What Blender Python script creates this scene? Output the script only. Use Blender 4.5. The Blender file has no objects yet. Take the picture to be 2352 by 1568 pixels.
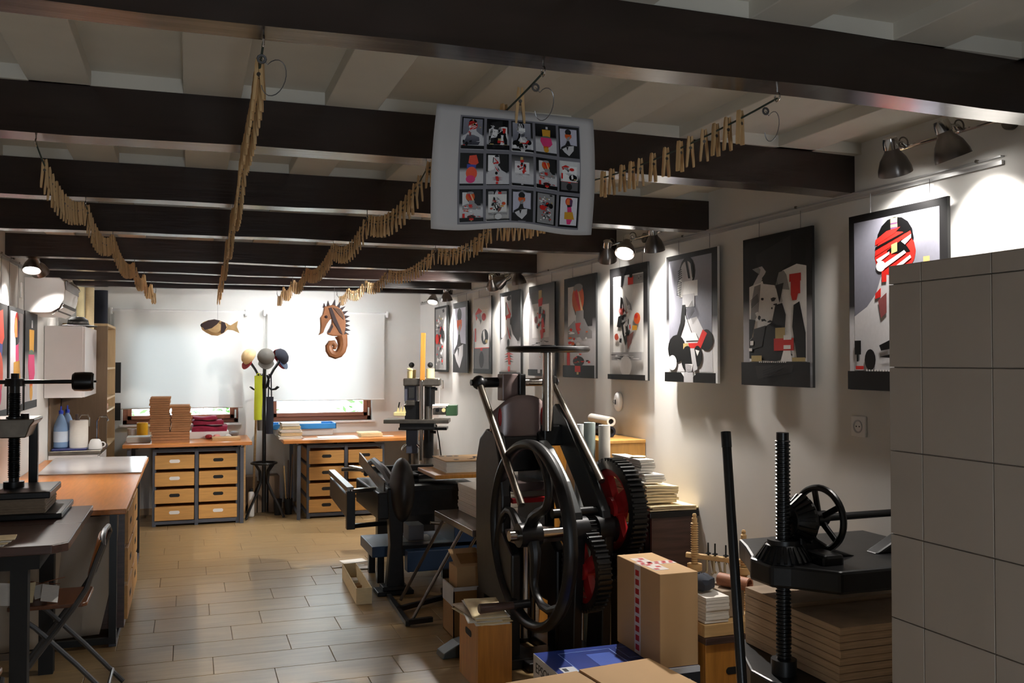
import bpy, bmesh, math, random
from mathutils import Vector, Matrix
random.seed(7)
scene = bpy.context.scene
COL = scene.collection
# ---------------------------------------------------------------- camera, world, exposure
IW, IH, F = 2352.0, 1568.0, 2127.0
HCAM, YAW, PITCH = 1.65, math.radians(19.16), math.radians(1.21)
cam_d = bpy.data.cameras.new('camera'); cam = bpy.data.objects.new('camera', cam_d); COL.objects.link(cam)
cam.location = (0, 0, HCAM); cam.rotation_euler = (math.pi/2 + PITCH, 0, -YAW)
cam_d.sensor_width = 36.0; cam_d.lens = 36.0*F/IW; cam_d.clip_start = .05; cam_d.clip_end = 200
scene.camera = cam
world = bpy.data.worlds.new('overcast_sky'); scene.world = world; world.use_nodes = True
bg = world.node_tree.nodes['Background']; bg.inputs[0].default_value = (.80, .90, 1.0, 1); bg.inputs[1].default_value = 12.5
vs = scene.view_settings
vs.view_transform = 'Standard'; vs.look = 'None'; vs.gamma = 1; vs.use_curve_mapping = False; vs.exposure = 0.28
SPOT_W = 88.0

def portal(name, loc, rot, sx, sy):
    l = bpy.data.lights.new(name, 'AREA'); l.shape = 'RECTANGLE'; l.size = sx; l.size_y = sy
    l.cycles.is_portal = True
    o = bpy.data.objects.new(name, l); COL.objects.link(o); o.location = loc; o.rotation_euler = rot
    return o
XL, XR, YB, YR = -1.15, 2.57, 10.7, -1.5
ZBEAM, ZBT, ZC = 2.34, 2.49, 2.535
WINS = [(-.68, .51, .97, 2.12), (.84, 2.0, .97, 2.12)]      # x0 x1 z0 z1 in the back wall
ADDED_DOOR = (.0, .58, .0, 1.75)  # opening added in the unseen rear wall to bring daylight into the foreground
for i, (a, b, c, d) in enumerate(WINS):
    portal('daylight_portal', ((a+b)/2, YB+.24, (c+d)/2), (-math.pi/2, 0, 0), b-a, d-c)
portal('daylight_portal', ((ADDED_DOOR[0]+ADDED_DOOR[1])/2, YR-.22, ADDED_DOOR[3]/2), (math.pi/2, 0, 0), ADDED_DOOR[1]-ADDED_DOOR[0], ADDED_DOOR[3])

# ---------------------------------------------------------------- helpers
st, ct, sp, cp = math.sin(YAW), math.cos(YAW), math.sin(PITCH), math.cos(PITCH)
FW = Vector((st*cp, ct*cp, sp)); RT = Vector((ct, -st, 0)); UP = Vector((-st*sp, -ct*sp, cp)); CO = Vector((0, 0, HCAM))
def ray(px, py): return FW + RT*((px-IW/2)/F) - UP*((py-IH/2)/F)
def D(px, py, zc): return CO + ray(px, py)*zc
def P(px, py, X=None, Y=None, Z=None):
    r = ray(px, py)
    t = (X/r.x) if X is not None else (Y/r.y) if Y is not None else (Z-HCAM)/r.z
    return CO + r*t
def pxX(px, Y): return P(px, 829, Y=Y).x
def pxY(px, X): return P(px, 829, X=X).y
def lin(c):
    c = [x/255 for x in c[:3]]
    return tuple((x/12.92 if x <= .04045 else ((x+.055)/1.055)**2.4) for x in c) + (1,)
ORG = {}
class MB:
    def __init__(s): s.v = []; s.f = []; s.m = []; s.c = []
    def add(s, vs, fs, mi=0, col=None):
        n = len(s.v); s.v += [Vector(p) for p in vs]
        for f in fs: s.f.append([n+i for i in f]); s.m.append(mi); s.c.append(col)
        return s
    def box(s, x0, x1, y0, y1, z0, z1, mi=0):
        return s.add([(x0,y0,z0),(x1,y0,z0),(x1,y1,z0),(x0,y1,z0),(x0,y0,z1),(x1,y0,z1),(x1,y1,z1),(x0,y1,z1)],
                     [(0,3,2,1),(4,5,6,7),(0,1,5,4),(1,2,6,5),(2,3,7,6),(3,0,4,7)], mi)
    def obox(s, c, sz, R=None, mi=0):
        R = R or Matrix.Identity(3); c = Vector(c); a, b, d = [x/2 for x in sz]
        q = [(-a,-b,-d),(a,-b,-d),(a,b,-d),(-a,b,-d),(-a,-b,d),(a,-b,d),(a,b,d),(-a,b,d)]
        return s.add([c + R @ Vector(p) for p in q], [(0,3,2,1),(4,5,6,7),(0,1,5,4),(1,2,6,5),(2,3,7,6),(3,0,4,7)], mi)
    def bar(s, p0, p1, w, h, up=(0,0,1), mi=0):
        p0, p1 = Vector(p0), Vector(p1); d = (p1-p0); L = d.length; d.normalize(); u = Vector(up)
        x = d.cross(u)
        if x.length < 1e-4: x = d.cross(Vector((0,1,0)))
        x.normalize(); u = x.cross(d)
        return s.obox((p0+p1)/2, (w, L, h), Matrix((x, d, u)).transposed(), mi)
    def frame(s, d):
        d = Vector(d).normalized(); a = Vector((0,0,1)) if abs(d.z) < .9 else Vector((1,0,0))
        x = d.cross(a).normalized(); return x, x.cross(d).normalized() * -1, d
    def lathe(s, o, axis, prof, n=20, mi=0, cap=True):
        x, y, d = s.frame(axis); o = Vector(o); vs = []; fs = []; k = len(prof)
        y = d.cross(x)
        for i in range(n):
            a = 2*math.pi*i/n; e = x*math.cos(a) + y*math.sin(a)
            for r, h in prof: vs.append(o + e*r + d*h)
        for i in range(n):
            j = (i+1) % n
            for q in range(k-1): fs.append((i*k+q, j*k+q, j*k+q+1, i*k+q+1))
        if cap:
            if prof[0][0] > 1e-5: fs.append([i*k for i in range(n)][::-1])
            if prof[-1][0] > 1e-5: fs.append([i*k+k-1 for i in range(n)])
        return s.add(vs, fs, mi)
    def cyl(s, p0, p1, r0, r1=None, n=16, mi=0):
        p0, p1 = Vector(p0), Vector(p1)
        return s.lathe(p0, p1-p0, [(r0, 0), (r0 if r1 is None else r1, (p1-p0).length)], n, mi)
    def ring(s, o, axis, R0, R1, w, n=40, mi=0):
        return s.lathe(o, axis, [(R0,-w/2),(R1,-w/2),(R1,w/2),(R0,w/2),(R0,-w/2)], n, mi, cap=False)
    def torus(s, o, axis, R, r, n=40, k=10, rh=None, mi=0):
        rh = rh or r
        pr = [(R + r*math.cos(2*math.pi*i/k), rh*math.sin(2*math.pi*i/k)) for i in range(k+1)]
        return s.lathe(o, axis, pr, n, mi, cap=False)
    def sphere(s, o, r, n=16, mi=0, axis=(0,0,1)):
        if not hasattr(r, '__len__'): r = (r, r, r)
        o = Vector(o); vs = []; fs = []; k = n//2
        for i in range(k+1):
            t = math.pi*i/k
            for j in range(n):
                a = 2*math.pi*j/n
                vs.append(o + Vector((r[0]*math.sin(t)*math.cos(a), r[1]*math.sin(t)*math.sin(a), r[2]*math.cos(t))))
        for i in range(k):
            for j in range(n):
                fs.append((i*n+j, (i+1)*n+j, (i+1)*n+(j+1) % n, i*n+(j+1) % n))
        return s.add(vs, fs, mi)
    def tube(s, pts, r, n=8, closed=False, mi=0):
        pts = [Vector(p) for p in pts]; N = len(pts); vs = []; fs = []; prev = None
        rr = r if hasattr(r, '__len__') else [r]*N
        for i, p in enumerate(pts):
            a = pts[i-1] if (i or closed) else p; b = pts[(i+1) % N] if (i < N-1 or closed) else p
            d = (b-a).normalized()
            if prev is None: x = s.frame(d)[0]
            else:
                x = prev - d*prev.dot(d)
                x = x.normalized() if x.length > 1e-6 else s.frame(d)[0]
            prev = x; y = d.cross(x)
            for j in range(n):
                t = 2*math.pi*j/n; vs.append(p + (x*math.cos(t) + y*math.sin(t))*rr[i])
        for i in range(N if closed else N-1):
            q = (i+1) % N
            for j in range(n): fs.append((i*n+j, i*n+(j+1) % n, q*n+(j+1) % n, q*n+j))
        if not closed: fs += [list(range(n))[::-1], [(N-1)*n+j for j in range(n)]]
        return s.add(vs, fs, mi)
    def prism(s, pts, vec, mi=0):
        pts = [Vector(p) for p in pts]; vec = Vector(vec); n = len(pts)
        nor = sum(((pts[i]-pts[0]).cross(pts[(i+1) % n]-pts[0]) for i in range(1, n-1)), Vector())
        if nor.dot(vec) > 0: pts = pts[::-1]
        return s.add(pts + [p+vec for p in pts],
                     [list(range(n)), [2*n-1-i for i in range(n)]] + [((i+1) % n, i, n+i, n+(i+1) % n) for i in range(n)], mi)
    def grid(s, fn, nu, nv, mi=0):
        vs = [fn(i/nu, j/nv) for j in range(nv+1) for i in range(nu+1)]
        return s.add(vs, [(j*(nu+1)+i, j*(nu+1)+i+1, (j+1)*(nu+1)+i+1, (j+1)*(nu+1)+i) for j in range(nv) for i in range(nu)], mi)
    def build(s, name, mats, parent=None, smooth=True, bevel=0, label=None, cat=None, group=None, kind=None, solid=0, ang=35, loc=None):
        if not isinstance(mats, (list, tuple)): mats = [mats]
        if parent is not None: o = ORG[parent]
        elif loc is not None: o = Vector(loc)
        else:
            xs = [p.x for p in s.v]; ys = [p.y for p in s.v]; zs = [p.z for p in s.v]
            o = Vector(((min(xs)+max(xs))/2, (min(ys)+max(ys))/2, min(zs)))
        me = bpy.data.meshes.new(name)
        me.from_pydata([p-o for p in s.v], [], s.f)
        for m in mats: me.materials.append(m)
        for p, mi in zip(me.polygons, s.m): p.material_index = mi
        if any(c is not None for c in s.c):
            at = me.color_attributes.new('Col', 'FLOAT_COLOR', 'CORNER')
            for p, c in zip(me.polygons, s.c):
                if c is None: c = (.5, .5, .5, 1)
                for k, li in enumerate(p.loop_indices):
                    at.data[li].color = c[k] if isinstance(c, list) else c
        if smooth:
            me.shade_smooth(); me.set_sharp_from_angle(angle=math.radians(ang))
        ob = bpy.data.objects.new(name, me); COL.objects.link(ob); ORG[ob] = o
        if parent is not None: ob.parent = parent
        else: ob.location = o
        if bevel:
            b = ob.modifiers.new('bevel', 'BEVEL'); b.width = bevel; b.segments = 2; b.limit_method = 'ANGLE'
        if solid:
            b = ob.modifiers.new('solid', 'SOLIDIFY'); b.thickness = solid; b.offset = 0
        if label: ob['label'] = label
        if cat: ob['category'] = cat
        if group: ob['group'] = group
        if kind: ob['kind'] = kind
        return ob
def thing(name, label, cat, loc, rz=0, group=None, local=False, kind=None):
    o = bpy.data.objects.new(name, None); COL.objects.link(o); o.location = loc; o.rotation_euler = (0, 0, rz)
    o.empty_display_size = .1
    if label: o['label'] = label
    if cat: o['category'] = cat
    if group: o['group'] = group
    if kind: o['kind'] = kind
    ORG[o] = Vector((0,0,0)) if (local or rz) else Vector(loc)
    return o
def copy_part(src, parent):
    c = src.copy(); COL.objects.link(c); c.parent = parent; return c
def rot(ax, deg): return Matrix.Rotation(math.radians(deg), 3, ax)
def arc(c, r, a0, a1, n, ux=(1,0,0), uy=(0,0,1)):
    c, ux, uy = Vector(c), Vector(ux), Vector(uy)
    return [c + ux*(r*math.cos(math.radians(a0+(a1-a0)*i/n))) + uy*(r*math.sin(math.radians(a0+(a1-a0)*i/n))) for i in range(n+1)]

# ---------------------------------------------------------------- materials
def M(name, col, rough=.5, metal=0.0, var=.10, scale=6, bump=0.0, stretch=(1,1,1), spec=.5, rand=0.0, world_co=False, coat=0.0):
    m = bpy.data.materials.new(name); m.use_nodes = True; nt = m.node_tree; N = nt.nodes; L = nt.links
    b = N['Principled BSDF']; c = lin(col)
    b.inputs['Roughness'].default_value = rough; b.inputs['Metallic'].default_value = metal
    b.inputs['Specular IOR Level'].default_value = spec; b.inputs['Coat Weight'].default_value = coat; b.inputs['Coat Roughness'].default_value = .22
    tc = N.new('ShaderNodeTexCoord'); mp = N.new('ShaderNodeMapping'); mp.inputs['Scale'].default_value = stretch
    if world_co:
        g = N.new('ShaderNodeNewGeometry'); L.new(g.outputs['Position'], mp.inputs['Vector'])
    else: L.new(tc.outputs['Object'], mp.inputs['Vector'])
    nz = N.new('ShaderNodeTexNoise'); nz.inputs['Scale'].default_value = scale; nz.inputs['Detail'].default_value = 4
    L.new(mp.outputs[0], nz.inputs['Vector'])
    rp = N.new('ShaderNodeValToRGB'); e = rp.color_ramp.elements
    e[0].position = .3; e[1].position = .7
    e[0].color = tuple(x*(1-var) for x in c[:3]) + (1,); e[1].color = tuple(min(1, x*(1+var)) for x in c[:3]) + (1,)
    L.new(nz.outputs['Fac'], rp.inputs['Fac']); out = rp.outputs['Color']
    if rand:
        oi = N.new('ShaderNodeObjectInfo'); mr = N.new('ShaderNodeMapRange')
        mr.inputs['To Min'].default_value = 1-rand; mr.inputs['To Max'].default_value = 1+rand
        L.new(oi.outputs['Random'], mr.inputs['Value'])
        mx = N.new('ShaderNodeVectorMath'); mx.operation = 'SCALE'
        L.new(out, mx.inputs[0]); L.new(mr.outputs['Result'], mx.inputs['Scale']); out = mx.outputs['Vector']
    L.new(out, b.inputs['Base Color'])
    if bump:
        bp = N.new('ShaderNodeBump'); bp.inputs['Strength'].default_value = bump; bp.inputs['Distance'].default_value = .01
        L.new(nz.outputs['Fac'], bp.inputs['Height']); L.new(bp.outputs['Normal'], b.inputs['Normal'])
    return m
def wood(name, col, rough=.45, var=.22, along='x', sc=5, **k):
    s = {'x': (1, 12, 12), 'y': (12, 1, 12), 'z': (12, 12, 1)}[along]
    return M(name, col, rough, 0, var, sc, .05, s, **k)
wall_m = M('white_plaster', (214, 212, 208), .85, var=.03, scale=3, bump=.05)
ceil_m = M('white_painted_board', (205, 200, 188), .75, var=.05, scale=4, bump=.05)
beam_m = M('dark_stained_beam', (36, 23, 20), .25, var=.35, scale=4, bump=.10, stretch=(1, 10, 10), coat=.5)
tile_m = M('wood_look_tile', (146, 122, 86), .33, var=.15, scale=3, stretch=(1, 9, 1), rand=.05, world_co=True)
grout_m = M('grout', (128, 112, 92), .8)
walltile_m = M('white_wall_tile', (164, 152, 140), .35, var=.03, rand=.01)
iron = M('black_cast_iron', (24, 24, 25), .38, .3, var=.3, scale=20, bump=.05)
iron2 = M('black_painted_steel', (19, 19, 20), .3, .2, var=.2)
gunm = M('worn_grey_steel', (118, 112, 104), .32, .9, var=.2, scale=15)
steel = M('polished_steel', (178, 172, 165), .2, 1.0, var=.1)
chrome = M('chrome', (200, 198, 196), .12, 1.0, var=.05)
frame_m = M('blue_grey_steel_frame', (78, 82, 92), .5, .2)
purple = M('brown_lacquered_iron', (122, 106, 104), .25, .1, var=.12, scale=5)
redp = M('red_paint', (150, 22, 26), .35)
bluep = M('dark_blue_paint', (38, 62, 92), .4)
greenp = M('dark_green_paint', (52, 84, 56), .5)
orange_top = wood('cherry_laminate', (194, 124, 60), .28, .12, 'x')
drawer_m = wood('birch_drawer_front', (196, 146, 82), .45, .10, 'x', rand=.06)
palewood = wood('pale_wood', (200, 164, 112), .5, .12, 'x')
pegwood = wood('clothespin_wood', (196, 160, 112), .6, .15, 'z', rand=.1)
oak = wood('oak_board', (190, 142, 76), .4, .12, 'z')
dkwood = wood('dark_brown_wood', (74, 54, 48), .3, .3, 'x')
honey = wood('honey_wood', (186, 126, 52), .4, .15, 'z')
shelfwood = wood('beech_shelf', (196, 168, 128), .5, .08, 'z')
nichewood = wood('brown_panel', (118, 96, 74), .55, .08, 'z')
cardb = M('cardboard', (186, 150, 106), .8, var=.05, scale=3)
cardb2 = M('brown_cardboard', (160, 122, 80), .85, var=.06)
white_m = M('white_plastic', (226, 224, 222), .35, var=.02)
whiteg = M('white_gloss', (222, 216, 214), .22, var=.02)
paper_m = M('white_paper', (226, 221, 212), .85, var=.04, scale=30, stretch=(1,1,14))
creamp = M('cream_paper', (226, 206, 164), .85, var=.08, scale=30, stretch=(1,1,14))
greyb = M('grey_board', (150, 132, 112), .85, var=.15, scale=30, stretch=(1,1,14))
brownb = M('brown_board_edge', (160, 112, 74), .85, var=.25, scale=22, stretch=(1,1,16))
ply = M('plywood_edge', (196, 166, 134), .75, var=.2, scale=14, stretch=(.6,.6,12))
plytop = wood('plywood_face', (176, 148, 112), .6, .1, 'y')
black_m = M('matt_black', (16, 16, 17), .7)
rubber = M('black_rubber', (20, 20, 20), .6)
rope_m = M('green_cord', (52, 66, 56), .8)
wire_m = M('wire', (120, 120, 122), .35, .8)
brownwin = wood('brown_window_wood', (142, 82, 58), .45, .1, 'x')
alum = M('aluminium_rail', (200, 200, 200), .35, .7, var=.03)
yellow_m = M('yellow_plastic', (240, 190, 40), .45)
maroon = M('maroon_cloth', (132, 22, 52), .9, var=.2, scale=20)
lime = M('lime_cloth', (186, 196, 48), .85)
navy = M('navy_fabric', (26, 28, 40), .9)
greycl = M('grey_fabric', (96, 92, 86), .9)
redcl = M('red_fabric', (150, 44, 50), .9)
bluetray = M('blue_plastic', (44, 130, 200), .35)
kraft = M('kraft_paper', (196, 158, 112), .8)
tanm = M('fish_tan', (232, 200, 148), .7, var=.15, scale=14)
seabr = M('carved_brown_wood', (150, 98, 62), .5, var=.25, scale=9)
seadk = M('carved_dark_wood', (52, 34, 38), .5)
cream_pl = M('cream_enamel', (220, 206, 150), .4)
label_w = M('printed_label', (200, 210, 225), .5)
yellowroll = M('pale_yellow_roll', (226, 214, 170), .8)
copper = M('copper_pipe_clay', (168, 112, 84), .6)
leaf_m = M('leaf', (74, 122, 44), .6, rand=.3)
def glassy(name, col, f=.12):
    m = bpy.data.materials.new(name); m.use_nodes = True; nt = m.node_tree; N = nt.nodes; L = nt.links
    N.remove(N['Principled BSDF']); o = N['Material Output']
    t = N.new('ShaderNodeBsdfTransparent'); t.inputs[0].default_value = lin(col); g = N.new('ShaderNodeBsdfGlossy'); g.inputs['Roughness'].default_value = .03
    fr = N.new('ShaderNodeFresnel'); fr.inputs[0].default_value = 1.45; mx = N.new('ShaderNodeMixShader')
    L.new(fr.outputs[0], mx.inputs[0]); L.new(t.outputs[0], mx.inputs[1]); L.new(g.outputs[0], mx.inputs[2]); L.new(mx.outputs[0], o.inputs[0])
    return m
glass_m = glassy('window_glass', (245, 250, 248)); bottle_m = M('blue_bottle_plastic', (150, 184, 226), .15, var=.05)
def see_through(m, fac):
    nt = m.node_tree; b = nt.nodes['Principled BSDF']; b.inputs['Alpha'].default_value = fac
see_through(bottle_m, .62)
def fabric_blind():
    m = bpy.data.materials.new('roller_blind_fabric'); m.use_nodes = True; nt = m.node_tree; N = nt.nodes; L = nt.links
    N.remove(N['Principled BSDF']); o = N['Material Output']
    d = N.new('ShaderNodeBsdfDiffuse'); d.inputs[0].default_value = lin((222, 220, 216)); t = N.new('ShaderNodeBsdfTranslucent'); t.inputs[0].default_value = lin((226, 226, 228))
    mx = N.new('ShaderNodeMixShader'); mx.inputs[0].default_value = .14
    nz = N.new('ShaderNodeTexNoise'); nz.inputs['Scale'].default_value = 300
    L.new(d.outputs[0], mx.inputs[1]); L.new(t.outputs[0], mx.inputs[2]); L.new(mx.outputs[0], o.inputs[0]); return m
blind_m = fabric_blind()
def attr_mat():
    m = bpy.data.materials.new('art_print'); m.use_nodes = True; nt = m.node_tree; b = nt.nodes['Principled BSDF']
    a = nt.nodes.new('ShaderNodeAttribute'); a.attribute_name = 'Col'
    nz = nt.nodes.new('ShaderNodeTexNoise'); nz.inputs['Scale'].default_value = 40
    mr = nt.nodes.new('ShaderNodeMapRange'); mr.inputs['To Min'].default_value = .9; mr.inputs['To Max'].default_value = 1.05
    sc = nt.nodes.new('ShaderNodeVectorMath'); sc.operation = 'SCALE'
    nt.links.new(nz.outputs['Fac'], mr.inputs['Value']); nt.links.new(a.outputs['Color'], sc.inputs[0]); nt.links.new(mr.outputs['Result'], sc.inputs['Scale'])
    nt.links.new(sc.outputs['Vector'], b.inputs['Base Color']); b.inputs['Roughness'].default_value = .5; b.inputs['Specular IOR Level'].default_value = .2; return m
print_m = attr_mat()
def emit(name, col, s):
    m = bpy.data.materials.new(name); m.use_nodes = True; nt = m.node_tree
    e = nt.nodes.new('ShaderNodeEmission'); e.inputs[0].default_value = col; e.inputs[1].default_value = s
    nt.links.new(e.outputs[0], nt.nodes['Material Output'].inputs[0]); return m
bulb_m = emit('lit_bulb_face', (1, .96, .9, 1), 14)
# ---------------------------------------------------------------- room shell
fl = MB().box(XL-.2, XR+.2, YR-.2, YB+.2, -.12, -.004).build('floor', grout_m, smooth=False, kind='structure')
TW, TL, G = .30, .64, .004
tile_me = None
rows = int((YB+.2)/TW)+4
def tile_mesh(w, d):
    b = MB(); b.box(-w/2, w/2, -d/2, d/2, -.006, 0); return b
k = 0
cache = {}
for r in range(-4, rows):
    y0, y1 = r*TW+.06, r*TW+.06+TW
    y0, y1 = max(y0, YR), min(y1, YB)
    if y1-y0 < .03: continue
    off = [.0, .33, .12, .45][r % 4]
    c = -4
    while True:
        x0 = off + c*TL - .2; x1 = x0+TL; c += 1
        if x0 > XR: break
        a, b_ = max(x0, XL), min(x1, XR)
        if b_-a < .03: continue
        key = (round(b_-a, 3), round(y1-y0, 3))
        if key not in cache:
            t = tile_mesh(b_-a-G, y1-y0-G).build('floor_tile', tile_m, fl, smooth=False)
            bv = t.modifiers.new('bevel', 'BEVEL'); bv.width = .0012; bv.segments = 1
            me = t.data; cache[key] = me
            for v in me.vertices: v.co += ORG[fl]
        else:
            t = bpy.data.objects.new('floor_tile', cache[key]); COL.objects.link(t); t.parent = fl
            bv = t.modifiers.new('bevel', 'BEVEL'); bv.width = .0012; bv.segments = 1
        t.location = Vector(((a+b_)/2, (y0+y1)/2, 0)) - ORG[fl]
def wall_with_holes(name, x0, x1, z0, z1, y0, y1, holes, mat):
    b = MB(); xs = sorted({x0, x1, *[h[0] for h in holes], *[h[1] for h in holes]})
    for a, c in zip(xs, xs[1:]):
        hs = sorted([h for h in holes if h[0] <= a and h[1] >= c], key=lambda h: h[2]); z = z0
        for h in hs:
            if h[2] > z: b.box(a, c, y0, y1, z, h[2])
            z = h[3]
        if z < z1: b.box(a, c, y0, y1, z, z1)
    return b.build(name, mat, smooth=False, kind='structure')
ZT = 2.75
wall_with_holes('wall_back', XL-.2, XR+.2, 0, ZT, YB, YB+.22, WINS, wall_m)
wall_with_holes('wall_rear', XL-.2, XR+.2, 0, ZT, YR-.2, YR, [ADDED_DOOR], wall_m)
MB().box(XR, XR+.2, YR, YB, 0, ZT).build('wall_right', wall_m, smooth=False, kind='structure')
MB().box(XL-.2, XL, YR, YB, 0, ZT).build('wall_left', wall_m, smooth=False, kind='structure')
b = MB(); a = .06
b.box(ADDED_DOOR[0], ADDED_DOOR[0]+a, YR-.2, YR+.01, 0, ADDED_DOOR[3]); b.box(ADDED_DOOR[1]-a, ADDED_DOOR[1], YR-.2, YR+.01, 0, ADDED_DOOR[3]); b.box(ADDED_DOOR[0], ADDED_DOOR[1], YR-.2, YR+.01, ADDED_DOOR[3]-a, ADDED_DOOR[3])
b.build('added_door_1', white_m, smooth=False, kind='structure')  # frame of the added light opening behind the camera
ce = MB().box(XL-.2, XR+.2, YR-.2, YB+.2, ZC+.03, ZT).build('ceiling', ceil_m, smooth=False, kind='structure')
# wide raised panels and narrow low boards, both running away from the viewer
x = -.466-.44*2
while x < XR:
    a, c = max(x, XL), min(x+.175, XR)
    if c > a: MB().box(a, c, YR, YB, ZBT, ZC+.012).build('low_board', ceil_m, ce, smooth=False, bevel=.003)
    a, c = max(x+.175, XL), min(x+.44, XR)
    if c > a: MB().box(a, c, YR, YB, ZC, ZC+.03).build('raised_panel', ceil_m, ce, smooth=False)
    x += .44
BEAMS = [(-.2, .12), (.85, .12), (1.935, .095), (3.06, .12), (4.24, .11), (5.36, .11), (6.80, .11), (7.72, .11), (8.6, .11), (9.28, .11)]
for i, (y, w) in enumerate(BEAMS):
    b = MB(); n = 14
    def bf(u, side, top, y=y, w=w, i=i):
        X = XL + (XR-XL)*u; j = .006*math.sin(7*u+i)+.004*math.sin(23*u+2*i)
        sk = .05*(2*u-1)**2 if i in (2, 3) else 0
        return Vector((X, y + w*side + (j*.5 if side else -j*.5) + sk, (ZBT if top else ZBEAM + j*.6)))
    for q in range(n):
        u0, u1 = q/n, (q+1)/n
        A = [bf(u0,0,0), bf(u0,1,0), bf(u0,1,1), bf(u0,0,1)]; B = [bf(u1,0,0), bf(u1,1,0), bf(u1,1,1), bf(u1,0,1)]
        for s_ in range(4):
            t = (s_+1) % 4; b.add([A[s_], A[t], B[t], B[s_]], [(3,2,1,0)])
    bm_ = b.build('ceiling_beam', beam_m, ce, ang=30)
    MB().box(XL, XR, y+.012, y+w-.012, ZBT, ZC).build('beam_filler_strip', ceil_m, ce, smooth=False)
# baseboards
MB().box(XL, XR, YB-.012, YB, 0, .07).build('baseboard_back', M('baseboard', (176, 150, 116), .5), smooth=False, kind='structure', bevel=.002)
MB().box(XR-.012, XR, YR, YB, 0, .07).build('baseboard_right', bpy.data.materials['baseboard'], smooth=False, kind='structure', bevel=.002)

# white tiled partition in the foreground right
PX, PYF, TP = 1.60, 1.82, .2
pz = 1.88
pt = MB().box(PX+.008, PX+.12, -.6, PYF-.008, 0, pz-.004).build('wall_partition', M('partition_grout', (168, 160, 150), .8), smooth=False, kind='structure')
ys = [PYF, PYF-.105]
while ys[-1] > -.4: ys.append(ys[-1]-TP)
zs = [pz, pz-.045]
while zs[-1] > .05: zs.append(max(0, zs[-1]-TP))
for i in range(len(ys)-1):
    for j in range(len(zs)-1):
        MB().box(PX, PX+.0085, ys[i+1]+.0012, ys[i]-.0012, zs[j+1]+.0012, zs[j]-.0012).build('wall_tile', walltile_m, pt, smooth=False, bevel=.0012)
for j in range(len(zs)-1):
    MB().box(PX+.001, PX+.119, PYF-.0085, PYF, zs[j+1]+.0012, zs[j]-.0012).build('wall_tile', walltile_m, pt, smooth=False)
for i in range(len(ys)-1):
    MB().box(PX+.001, PX+.119, ys[i+1]+.0012, ys[i]-.0012, pz-.004, pz).build('wall_tile', walltile_m, pt, smooth=False)

# windows
def window(n, x0, x1, z0, z1):
    t = thing('window_%d' % n, None, None, ((x0+x1)/2, YB+.1, z0), kind='structure')
    f = MB(); y0, y1 = YB+.09, YB+.15; w = .045
    f.box(x0, x1, y0, y1, z0, z0+w); f.box(x0, x1, y0, y1, z1-w, z1); f.box(x0, x0+w, y0, y1, z0, z1); f.box(x1-w, x1, y0, y1, z0, z1)
    f.build('window_frame', brownwin, t, smooth=False, bevel=.004)
    g = MB(); w2 = .045; a, c, e, h = x0+w, x1-w, z0+w, z1-w; y0, y1 = YB+.075, YB+.13
    g.box(a, c, y0, y1, e, e+w2); g.box(a, c, y0, y1, h-w2, h); g.box(a, a+w2, y0, y1, e, h); g.box(c-w2, c, y0, y1, e, h)
    g.build('sash', brownwin, t, smooth=False, bevel=.004)
    MB().box(a+w2, c-w2, YB+.1, YB+.106, e+w2, h-w2).build('pane', glass_m, t, smooth=False)
    MB().box(x0-.03, x1+.03, YB-.03, YB+.09, z0-.025, z0).build('window_sill', whiteg, t, smooth=False, bevel=.004)
    for zz in (z0+.05, z0+.9): MB().cyl((x1-.03, y0-.005, zz), (x1-.03, y0-.005, zz+.09), .009, n=10).build('hinge', white_m, t)
for i, w in enumerate(WINS): window(i+1, *w)
# roller blinds
def blind(label, x0, x1, ztop, zbot):
    y = YB-.06
    t = thing('roller_blind', label, 'blind', ((x0+x1)/2, y, zbot), group='roller blinds over the windows')
    MB().cyl((x0, y, ztop), (x1, y, ztop), .022, n=18).build('tube', white_m, t)
    for s in (x0-.012, x1+.012):
        MB().box(s-.012, s+.012, y-.03, YB, ztop-.035, ztop+.035).build('bracket', white_m, t, smooth=False, bevel=.004)
    MB().grid(lambda u, v: (x0+.02+(x1-x0-.04)*u, y-.022+.003*math.sin(u*5), ztop-(ztop-zbot)*v), 12, 8).build('fabric', blind_m, t)
    MB().cyl((x0+.02, y-.022, zbot), (x1-.02, y-.022, zbot), .008, n=10).build('bottom_bar', white_m, t)
    MB().tube([(x0-.012, y-.032, ztop), (x0-.012, y-.034, ztop-.5), (x0-.008, y-.034, ztop-.92)], .0022, 6).build('chain', white_m, t)
yb = YB-.06
A0, A1 = P(258, 713, Y=yb), P(563, 717, Y=yb)
B0, B1 = P(610, 718, Y=yb), P(886, 722, Y=yb)
blind('white roller blind behind the hanging wooden fish', A0.x, A1.x, A0.z, P(420, 936, Y=yb).z)
blind('white roller blind behind the hanging seahorse', B0.x, B1.x, B0.z, P(750, 918, Y=yb).z)

# outside
MB().box(-6, 9, YB+.25, YB+14, -.6, -.5).build('ground', M('outdoor_ground', (170, 165, 150), .9), smooth=False, kind='structure')
def shrub(loc, r, label):
    b = MB(); loc = Vector(loc)
    for i in range(900):
        d = Vector((random.gauss(0,1), random.gauss(0,1), random.gauss(0,.8))).normalized()*r*random.uniform(.5, 1)
        c = loc + Vector((0,0,r*.9)) + d; s = random.uniform(.04, .08); R = Matrix.Rotation(random.random()*6, 3, 'X') @ Matrix.Rotation(random.random()*6, 3, 'Z')
        b.add([c+R@Vector(q)*s for q in ((-.4,0,0),(0,-1,0.1),(.4,0,0),(0,1,.1))], [(0,1,2,3)])
    t = thing('shrub', label, 'shrub', loc, group='shrubs outside the windows')
    b.build('foliage', leaf_m, t, smooth=False)
    MB().cyl(loc, loc+Vector((0,0,r)), .03, n=8).build('stem', dkwood, t)
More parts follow.
